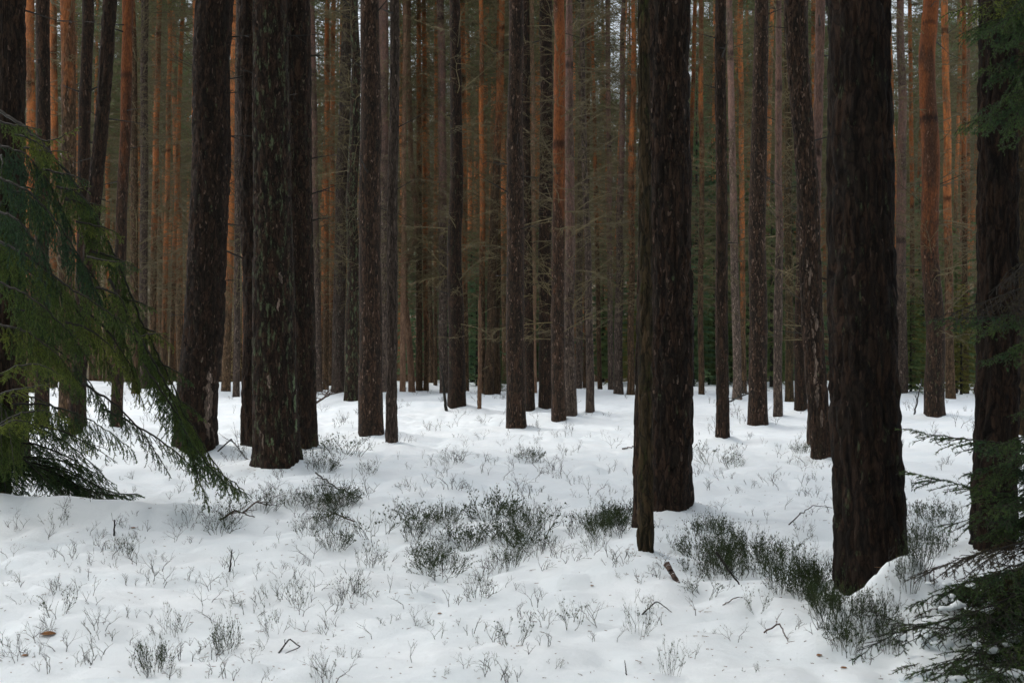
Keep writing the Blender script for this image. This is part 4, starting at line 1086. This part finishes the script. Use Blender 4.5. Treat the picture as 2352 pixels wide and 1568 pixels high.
# hand placed shrubs: px, py (foot), width px, dense?, label
BL = [
 (1130, 1195, 120, 1, "densest dark green bilberry shrub in the middle of the clearing"),
 (1010, 1325, 130, 1, "dark low bilberry shrub at the front of the central shrub patch"),
 (1000, 1195, 95, 0, "open bilberry shrub left of the densest central shrub"),
 (1070, 1255, 120, 1, "dark bilberry shrub just in front of the densest central shrub"),
 (1225, 1235, 120, 0, "wide thin bilberry shrub on the right of the central patch"),
 (1180, 1290, 90, 0, "thin bilberry shrub at the right front of the central patch"),
 (1160, 1240, 90, 1, "dark bilberry tuft joining the middle of the central patch"),
 (770, 1262, 80, 1, "green tuft of bilberry left of the central patch, in front of the fallen branches"),
 (865, 1240, 110, 0, "tall brown and green bilberry shrub between the green tuft and the central patch"),
 (850, 1300, 80, 0, "bare forked bilberry shrub below the tall brown and green shrub"),
 (1095, 1375, 80, 0, "bare fan shaped bilberry shrub in open snow below the central patch"),
 (1335, 1228, 90, 0, "dark bilberry shrub on the little snow ridge left of the mossy trunk"),
 (1415, 1205, 90, 1, "low dark shrub directly left of the mossy trunk foot"),
 (1365, 1260, 60, 0, "small dark shrub under the snow ridge left of the mossy trunk"),
 (1622, 1232, 105, 1, "dense green shrub touching the right foot of the big dark centre pine"),
 (1720, 1255, 110, 0, "airy green shrub between the dense green shrub and the biggest trunk"),
 (1790, 1305, 110, 0, "wide airy shrub left of the biggest trunk"),
 (1742, 1320, 80, 1, "green shrub below the airy shrubs left of the biggest trunk"),
 (1600, 1322, 90, 0, "bare shrub beside the stub of log in the snow"),
 (1556, 1268, 60, 0, "small brown mossy tuft just right of the mossy trunk foot"),
 (1625, 1372, 80, 0, "low shrub below the log stub"),
 (1872, 1345, 95, 1, "dark shrub pressed against the left foot of the biggest trunk"),
 (1885, 1400, 70, 1, "dark shrub in front of the left foot of the biggest trunk"),
 (1845, 1240, 70, 0, "thin shrub left of the biggest trunk below the bent stick"),
 (1216, 1060, 60, 1, "small green tuft alone in the upper clearing"),
 (1640, 1065, 90, 0, "pale green thin shrub patch right of the big dark centre pine, its left half"),
 (1690, 1070, 70, 0, "pale green thin shrub patch right of the big dark centre pine, its right half"),
 (760, 1060, 75, 0, "shrub right of the triple trunks' foot"),
 (745, 1035, 50, 0, "brownish shrub touching the rightmost foot of the triple trunks"),
 (1040, 1062, 60, 0, "small dark shrub left of the lone green tuft"),
 (850, 1090, 60, 0, "arching bare shrub below the dark brown flaked pine"),
 (540, 1060, 70, 0, "dark twiggy shrub at the foot of the big leaning pine"),
 (575, 1050, 50, 0, "small shrub between the big leaning pine and the triple trunks"),
 (790, 1160, 80, 1, "dark shrub sticking out of the snow bank in front of the triple trunks"),
 (735, 1130, 70, 0, "thin shrub on the snow bank in front of the triple trunks"),
 (2125, 1245, 70, 0, "tall thin shrub between the biggest trunk and the thick black pine"),
 (2140, 1200, 60, 0, "brown tipped shrub between the biggest trunk and the thick black pine"),
 (2112, 1300, 60, 1, "green shrub tucked against the right foot of the biggest trunk"),
 (2165, 1270, 60, 0, "thin shrub under the spruce boughs left of the thick black pine"),
 (400, 1455, 90, 0, "grey shrub in the left foreground snow"),
 (520, 1492, 65, 1, "dark compact shrub right of the grey shrub in the left foreground"),
 (355, 1545, 85, 1, "dark shrub at the bottom edge of the left foreground"),
 (290, 1275, 75, 0, "thin shrub in the snow below the left spruce"),
 (130, 1205, 75, 0, "thin upright shrub near the left edge below the spruce"),
 (130, 1415, 70, 0, "flat grey shrub near the left edge of the foreground"),
 (685, 1390, 70, 0, "curved bare shrub left of the foreground centre"),
 (800, 1375, 80, 0, "bare many-forked shrub in the foreground left of the centre"),
 (625, 1455, 75, 0, "bare thin shrub between the dark compact shrub and the curved one"),
 (1310, 1445, 75, 0, "dark bare shrub standing alone right of the foreground centre"),
 (1468, 1462, 65, 0, "small shrub with a snowy hollow in the right foreground"),
 (1840, 1040, 50, 1, "dark low shrub left of the peeling dark pine's foot"),
 (740, 1568, 75, 0, "forked bare shrub at the bottom edge left of the centre"),
 (1180, 1485, 70, 0, "spindly bare shrub in the middle foreground"),
 (1540, 1550, 60, 0, "tall single stemmed shrub at the bottom right of the centre"),
 (500, 1225, 90, 0, "dark shrub among the fallen branches below the spruce tips"),
 (430, 1200, 70, 0, "thin shrub below the hanging tips of the left spruce"),
 (1740, 1410, 50, 0, "small shrub on the snow slope below the airy green shrubs"),
 (985, 1290, 80, 1, "dark tuft behind the low front shrub of the central patch"),
 (700, 1225, 80, 0, "greenish shrub at the end of the long fallen branch"),
 (1260, 1195, 70, 0, "thin pale shrub behind the right of the central patch"),
 (930, 1190, 80, 0, "thin pale shrub between the fallen branch and the central patch"),
 (2090, 1345, 60, 1, "green snow dusted shrub on top of the snow heap"),
 (1985, 1430, 60, 0, "thin shrub poking from the left of the snow heap"),
 (2050, 1400, 50, 0, "thin shrub poking from the middle of the snow heap"),
 (1925, 1480, 60, 1, "dark tuft under the left side of the snow heap"),
]
NHAND = len(BL)
rg = random.Random(8)
for (cx_, cy_, ax_, ay_, n_, pd_, lab_) in [(1110, 1240, 190, 75, 16, .5, "shrub filling in the central shrub patch of the clearing"),
        (1640, 1250, 60, 45, 6, .7, "dark shrub in the band running down from the big dark centre pine"),
        (1740, 1310, 110, 55, 12, .5, "shrub in the dark band between the big dark centre pine and the biggest trunk"),
        (1860, 1370, 45, 50, 6, .8, "dark shrub crowding the left foot of the biggest trunk"),
        (2150, 1240, 55, 70, 8, .3, "thin shrub crowding between the biggest trunk and the thick black pine"),
        (620, 1185, 190, 40, 12, .4, "small shrub among the fallen branches below the triple trunks"),
        (1390, 1215, 90, 30, 5, .6, "dark shrub along the snow ridge left of the mossy young trunk"),
        (2000, 1450, 110, 60, 7, .6, "twiggy shrub poking out of the snow heap below the biggest trunk"),
        (760, 1060, 60, 30, 4, .3, "thin shrub right of the foot of the triple trunks")]:
    for _ in range(n_):
        a_ = rg.uniform(0, 6.28); q_ = math.sqrt(rg.random())
        BL.append((cx_ + ax_ * q_ * math.cos(a_), cy_ + ay_ * q_ * math.sin(a_), rg.uniform(45, 95), 1 if rg.random() < pd_ else 0, lab_))
for (px_, py_, w_, dn_, lb_) in BL:
    x_, d_ = at_full(px_, py_)
    if d_ < 24: PITS.append((x_, d_ - .02, .035 if dn_ else .022, .5 * w_ / FPX * d_ * .8 + .03))
def axis_grid(a, b, step0, centre, grow):
    out = [centre]; s = step0
    while out[-1] < b: out.append(out[-1] + s(out[-1])); 
    lo = [centre]
    while lo[0] > a: lo.insert(0, lo[0] - s(lo[0]))
    return np.array(lo[:-1] + out)
ys = [-70.0, -40, -22, -12, -6, -2, 1, 3, 4.2]
while ys[-1] < 330:
    y = ys[-1]
    ys.append(y + (0.024 if y < 9 else 0.024 + (y - 9) * 0.0075 if y < 60 else 0.5 + (y - 60) * 0.06))
xs = [0.0]
while xs[-1] < 140:
    x = xs[-1]
    xs.append(x + (0.028 if x < 3.4 else 0.028 + (x - 3.4) * 0.035))
xs = np.array([-v for v in xs[:0:-1]] + xs); ys = np.array(ys)
GX, GY = np.meshgrid(xs, ys)
GZ = g_full(GX, GY)
nx, ny = len(xs), len(ys)
V = np.stack([GX, GY, GZ], -1).reshape(-1, 3)
i = np.arange(ny - 1)[:, None] * nx; j = np.arange(nx - 1)[None]
F = np.stack([i + j, i + j + 1, i + nx + j + 1, i + nx + j], -1).reshape(-1, 4)
ground = link("snow_ground", mesh_np("snow_ground", V, [F], [M["snow"]]))
tag(ground, "uneven white snow covering the forest floor", kind="structure")

# ------------------------------------------------------------------ bilberry shrubs and sprigs
def shrub_mesh(name, seed, stems, spread, h, levels, green, splay=.5, r0=.0032, leaf=0.0):
    rg = random.Random(seed); g = Geo()
    P0, P1, R0, R1, MM, LP, LD = [], [], [], [], [], [], []
    def grow(p, d, L, r, lev):
        k = 2
        for s in range(k):
            d = unit(d + np.array([rg.gauss(0, .16), rg.gauss(0, .16), rg.gauss(.03, .1)]))
            q = p + d * L / k
            P0.append(p); P1.append(q); R0.append(r); R1.append(r * .85)
            if leaf and rg.random() < leaf and lev < levels:
                LP.append(q); LD.append(unit(d + np.array([rg.gauss(0, .8), rg.gauss(0, .8), rg.gauss(0, .5)])))
            p = q; r *= .86
        if lev <= 0: return
        nb = 2 if rg.random() < .75 else 3
        for b in range(nb):
            dd = unit(d + np.array([rg.gauss(0, .5), rg.gauss(0, .5), rg.gauss(.08, .2)]))
            grow(p, dd, L * rg.uniform(.6, .92), r * .8, lev - 1)
    for _ in range(stems):
        a = rg.uniform(0, 6.28); rad = spread * math.sqrt(rg.random())
        p = np.array([math.cos(a) * rad, math.sin(a) * rad, -.05])
        d = unit([math.cos(a) * splay * rg.uniform(.3, 1.3), math.sin(a) * splay * rg.uniform(.3, 1.3), 1])
        P0.append(np.array([0, 0, -.09])); P1.append(p); R0.append(r0); R1.append(r0)
        grow(p, d, h * rg.uniform(.26, .46), r0, levels if rg.random() < .7 else max(1, levels - 1))
    g.segs(np.array(P0), np.array(P1), R0, R1, 0, 3)
    if LP:
        LP = np.array(LP); LD = np.array(LD)
        g.blades(LP, LD, .022, .013, 1)
    return g.mesh(name, [M["stem"] if green else M["stem_dry"], M["leaflet"]])

SPR = [shrub_mesh("bilberry_sprig", 400 + i, (2, 3, 1, 4, 3, 2, 5, 1)[i], (.02, .04, .01, .07, .05, .03, .08, .01)[i], (.20, .17, .24, .16, .20, .22, .15, .17)[i], 2 + (i % 2), i % 3 == 0, .45, .0034) for i in range(8)]
SHR = [shrub_mesh("bilberry_shrub", 420 + i, (9, 14, 20, 12)[i], (.07, .12, .15, .20)[i], (.25, .26, .24, .24)[i], 3, i != 3, .85, .0032, .22) for i in range(4)]
DSH = [shrub_mesh("bilberry_shrub", 440 + i, (29, 36, 33)[i], (.13, .18, .22)[i], (.26, .28, .25)[i], 3, True, .95, .0036, .62) for i in range(3)]

taken = []
for k, (px, py, w, dense, label) in enumerate(BL):
    x, d = at_full(px, py)
    W = w / FPX * d
    if dense:
        me, nat = DSH[k % 3], (.46, .58, .62)[k % 3]
    else:
        me, nat = SHR[k % 4], (.34, .44, .50, .56)[k % 4]
    o = link("bilberry_shrub", me, None, (x, d, gz(x, d)))
    s = W / nat
    o.scale = (s, s, max(.8, min(1.35, s * rg.uniform(.95, 1.2)))); o.rotation_euler = (0, 0, rg.uniform(0, 6.28))
    tag(o, label, "shrub", "bilberry shrubs poking from the snow" if k < NHAND else label.replace("shrub", "shrubs", 1))
    taken.append((px, py, w))
SZ = [((0, 588), (1140, 1300), "in the snow below the left spruce"), ((0, 588), (1300, 1600), "in the left foreground"), ((588, 1176), (1330, 1600), "in the middle foreground"),
      ((1176, 1960), (1330, 1600), "in the right foreground"), ((1960, 2352), (1000, 1600), "right of the biggest trunk"), ((720, 1450), (1140, 1330), "around the central shrub patch"),
      ((1500, 1960), (1120, 1330), "between the big dark centre pine and the biggest trunk"), ((720, 1450), (940, 1140), "in the upper middle clearing"), ((1590, 1960), (940, 1120), "in the snow left of the peeling pine"),
      ((440, 730), (900, 1300), "around the big leaning pine and the triple trunks")]
def free(x, y):
    return not any((x - fx) ** 2 + (y - fy) ** 2 < (fr + .12) ** 2 for fx, fy, fr in FEET)
def dens(px, py):
    v = .55 + .5 * noise3(px / 170.0, py / 60.0, .5, 40)
    v *= 1.0 if py > 990 else .8
    if 1000 < py < 1330 and 780 < px < 1450: v *= 1.5
    if py > 1330 and px > 1200: v *= .35
    if py > 1330: v *= .8
    if 1150 < py < 1200 and px < 420: v *= .3
    return float(v)
sprigs = []
while len(sprigs) < 1050:
    py = 892 + 683 * rg.random() ** 1.2; px = rg.uniform(0, 2352)
    if rg.random() > dens(px, py): continue
    x, d = at_full(px, py)
    if not free(x, d) or d > 56: continue
    sprigs.append((d, px, py, x))
sprigs.sort()
rest = Geo(); n_ind = 0
for k, (d, px, py, x) in enumerate(sprigs):
    z = gz(x, d)
    zone = next((s for s in SZ if s[0][0] <= px < s[0][1] and s[1][0] <= py < s[1][1]), None)
    s = rg.uniform(.40, .95) * (1.0 if d < 14 else 1.3 if d < 25 else 2.0); rot = rg.uniform(0, 6.28)
    if zone and n_ind < 230:
        o = link("bilberry_sprig", SPR[k % 8], None, (x, d, z)); n_ind += 1
        o.scale = (s, s, s * rg.uniform(.8, 1.1)); o.rotation_euler = (rg.gauss(0, .15), rg.gauss(0, .15), rot)
        tag(o, "bare bilberry sprig poking up " + zone[2], "sprig", "bilberry sprigs " + zone[2])
    else:
        me = SPR[k % 8]
        v = np.zeros(len(me.vertices) * 3, np.float32); me.vertices.foreach_get("co", v); v = v.reshape(-1, 3).astype(float) * s
        c, s_ = math.cos(rot), math.sin(rot)
        v = np.stack([v[:, 0] * c - v[:, 1] * s_ + x, v[:, 0] * s_ + v[:, 1] * c + d, v[:, 2] + z], 1)
        f = np.zeros(len(me.loops), np.int32); me.loops.foreach_get("vertex_index", f)
        if len(f) % 4 == 0: rest.add(v, f.reshape(-1, 4), 0)
us = link("undergrowth", rest.mesh("undergrowth", [M["stem_dry"]]))
tag(us, "fine bare bilberry sprigs scattered over the farther snow", "undergrowth", kind="stuff")

# ------------------------------------------------------------------ fallen branches, sticks, leaves, litter
def stick(name, label, pts_px, r, mat="stick", lift=.02, twigs=6, tl=.25, seed=0, cat="branch", group=None, ends=None):
    rg = random.Random(seed); g = Geo(); P = []
    for k, p in enumerate(pts_px):
        x, d = at_full(p[0], p[1]); zl = p[2] if len(p) > 2 else lift
        P.append(np.array([x, d, gz(x, d) + zl]))
    P = np.array(P); n = 14
    cum = np.concatenate([[0], np.cumsum(np.linalg.norm(np.diff(P, axis=0), axis=1))]); L = cum[-1]
    ts = np.linspace(0, L, n); Q = np.stack([np.interp(ts, cum, P[:, k]) for k in range(3)], 1)
    Q[1:-1] += np.array([[rg.gauss(0, .006) * min(1, L), rg.gauss(0, .006), rg.gauss(0, .006) * min(1, L)] for _ in range(n - 2)])
    rr = np.linspace(r, r * .45, n)
    g.segs(Q[:-1], Q[1:], rr[:-1], rr[1:], 0, 6)
    for e, o_ in ((0, 1), (n - 1, -1)):
        dd = unit(Q[e] - Q[e + o_]); g.segs([Q[e]], [Q[e] + dd * rr[e] * .3], [rr[e]], [rr[e] * .4], 0, 6)
    for _ in range(twigs):
        i = rg.randint(3, n - 2); d = unit(unit(Q[i + 1] - Q[i]) * .7 + np.array([rg.gauss(0, .6), rg.gauss(0, .5), abs(rg.gauss(.1, .5))]))
        l = tl * rg.uniform(.4, 1); q1 = Q[i] + d * l * .5; q2 = q1 + unit(d + np.array([rg.gauss(0, .3), rg.gauss(0, .3), rg.gauss(-.1, .3)])) * l * .5
        g.segs([Q[i], q1], [q1, q2], [rr[i] * .5, rr[i] * .35], [rr[i] * .35, rr[i] * .2], 0, 4)
        for _k in range(2):
            d3 = unit(d + np.array([rg.gauss(0, .7), rg.gauss(0, .7), rg.gauss(0, .5)])); g.segs([q1], [q1 + d3 * l * .35], [rr[i] * .3], [rr[i] * .15], 0, 3)
    o = link(name, g.mesh(name, [M[mat]], origin=Q[0]), None, Q[0])
    tag(o, label, cat, group); return o
FB = "fallen branches and sticks on the snow"
stick("fallen_branch", "short forked fallen branch lying on the snow below the triple trunks", [(815, 1200, .0), (770, 1192, .05), (715, 1196, -.02)], .007, twigs=9, tl=.3, seed=1, group=FB)
stick("fallen_branch", "brown fallen branch under the drooping spruce tips", [(550, 1180, -.02), (590, 1172, .06), (640, 1165, -.02)], .008, twigs=8, tl=.25, seed=2, group=FB)
stick("fallen_branch", "twiggy fallen branch with moss between spruce tips and triple trunks", [(505, 1205, .0), (540, 1190, .06), (585, 1190, .0)], .009, twigs=9, tl=.22, seed=3, group=FB)
stick("fallen_branch", "snowy brush of branches right of the triple trunks in the distance", [(725, 935, .10), (760, 925, .25), (800, 915, .2)], .03, twigs=14, tl=1.0, seed=4, group=FB)
stick("fallen_branch", "dark brush of branches right of the dark straight pine", [(1670, 935, .1), (1700, 940, .3), (1735, 930, .35)], .025, twigs=16, tl=1.0, seed=5, mat="twig_dark", group=FB)
stick("fallen_branch", "dark branch arching out of the snow bank in front of the triple trunks", [(725, 1110, .10), (770, 1130, .05), (830, 1145, .0)], .010, twigs=6, tl=.3, seed=6, mat="twig_dark", group=FB)
stick("bent_stick", "bent stick arching from the snow to the left of the biggest trunk", [(1812, 1208, .0), (1840, 1200, .08), (1868, 1195, .13), (1912, 1192, .10)], .006, twigs=2, tl=.1, seed=7, mat="twig_dark", group=FB)
stick("log_piece", "short broken log piece with pale end sticking out of the snow", [(1530, 1322, .08), (1566, 1345, -.03)], .024, twigs=0, seed=8, cat="log", group=FB)
stick("dead_stick", "dark straight stick slanting in the snow right of the log piece", [(1645, 1335, .19), (1698, 1342, .0)], .011, twigs=1, tl=.08, seed=9, mat="twig_dark", group=FB)
stick("dead_stick", "upright dark broken stick in the snow below the left spruce", [(262, 1232, -.03), (263, 1230, .13)], .010, twigs=0, seed=10, mat="twig_dark", group=FB)
stick("dead_stick", "thin upright stick right of the shrubs under the left spruce", [(526, 1316, -.03), (533, 1314, .15)], .008, twigs=1, tl=.06, seed=11, mat="twig_dark", group=FB)
stick("dead_stick", "slim arched twig lying on the right foreground snow", [(1475, 1412, .0), (1508, 1400, .05), (1543, 1410, .0)], .005, twigs=1, tl=.05, seed=12, mat="twig_dark", group=FB)
stick("dead_stick", "leaning dead stick left of the near-black pine's greenish foot", [(1026, 944, -.05), (1013, 942, 1.0)], .045, twigs=2, tl=.3, seed=13, mat="twig_dark", group=FB)
stick("dead_stick", "slanting stick between the biggest trunk and the sturdy half-orange pine", [(2100, 952, 0), (2118, 952, .75)], .022, twigs=3, tl=.4, seed=14, mat="twig_dark", group=FB)
stick("dead_stick", "short upright twig near the bottom edge right of the centre", [(1440, 1550, -.02), (1435, 1550, .07)], .004, twigs=0, seed=15, mat="twig_dark", group=FB)
stick("dead_stick", "curled dark twig loop in the lower left foreground", [(640, 1500, .0), (665, 1490, .05), (690, 1496, .02), (655, 1503, .0)], .005, twigs=1, tl=.05, seed=16, mat="twig_dark", group=FB)
stick("dead_stick", "forked dead twig arching over the snow left of the snow heap", [(1755, 1462, .02), (1790, 1462, .07), (1810, 1472, .0)], .005, twigs=4, tl=.12, seed=17, group=FB)
stick("dead_stick", "thin twig pointing left from the edge of the mossy trunk in the upper clearing", [(1430, 1035, .02), (1462, 1030, .03)], .012, twigs=0, seed=18, group=FB)
stick("fallen_branch", "dark twigs on the snow in front of the big leaning pine", [(500, 1050, .05), (530, 1036, .15), (575, 1068, .0)], .010, twigs=6, tl=.4, seed=19, mat="twig_dark", group=FB)
stick("fallen_branch", "dead branch lying in the snow left of the airy green shrubs", [(1660, 1392, .0), (1690, 1380, .02), (1705, 1375, .0)], .004, twigs=0, seed=20, group=FB)

def leaf(px, py, size, rot, label):
    x, d = at_full(px, py); g = Geo(); n = 9
    t = np.linspace(0, 1, n); w = np.sin(t * math.pi) ** .7 * .34; zz = .012 + .02 * np.sin(t * 3.1) 
    A = np.stack([t - .5, w, zz + .10 * w], 1) * size; B = np.stack([t - .5, -w, zz + .12 * w], 1) * size; C = np.stack([t - .5, 0 * t, zz * .4], 1) * size
    for U, W in ((A, C), (C, B)):
        Vv = np.concatenate([U, W]); k = np.arange(n - 1)
        g.add(Vv, np.stack([k, k + 1, k + 1 + n, k + n], 1), 0)
    o = link("fallen_leaf", g.mesh("fallen_leaf", [M["dead_leaf"]]), None, (x, d, gz(x, d) + .004)); o.rotation_euler = (.15, 0, rot)
    sm = o.modifiers.new("thickness", 'SOLIDIFY'); sm.thickness = .0012
    tag(o, label, "leaf", "fallen brown leaves on the snow")
leaf(110, 1462, .085, .2, "largest orange-brown leaf lying near the left edge of the foreground")
leaf(306, 1214, .045, .1, "small brown leaf on the snow below the left spruce")
leaf(57, 1511, .035, .8, "small brown leaf at the lower left corner below the largest leaf")
leaf(1010, 1410, .03, .5, "small tan leaf in the middle foreground right of the many-forked shrub")
leaf(1360, 1350, .03, 1.0, "small tan leaf on the snow slope left of the mossy trunk foot")
leaf(1882, 1508, .035, .3, "small brown leaf left of the snow heap's shaded edge")
leaf(1938, 1535, .035, .2, "small brown leaf at the bottom right in front of the spruce boughs")
g = Geo(); rg = random.Random(12); P, D = [], []
while len(P) < 900:
    px, py = rg.uniform(0, 2352), rg.uniform(1050, 1568); x, d = at_full(px, py)
    a = rg.uniform(0, 6.28); P.append((x, d, gz(x, d) + .006)); D.append((math.cos(a), math.sin(a), rg.uniform(0, .2)))
for (fx, fy, fr) in FEET:
    if fy > 22: continue
    for _ in range(45):
        a = rg.uniform(0, 6.28); q = fr + abs(rg.gauss(.05, .22)); x, d = fx + math.cos(a) * q, fy + math.sin(a) * q
        a = rg.uniform(0, 6.28); P.append((x, d, gz(x, d) + .006)); D.append((math.cos(a), math.sin(a), rg.uniform(0, .2)))
P = np.array(P); D = np.array(D); L = (RNG.uniform(.006, .022, len(P)) * np.where(RNG.random(len(P)) < .15, 2.2, 1))[:, None]
g.segs(P, P + D * L, .0022, .0012, 0, 3)
tag(link("needle_litter", g.mesh("needle_litter", [M["litter"]])), "brown pine needles and bits scattered on the snow", "litter", kind="stuff")
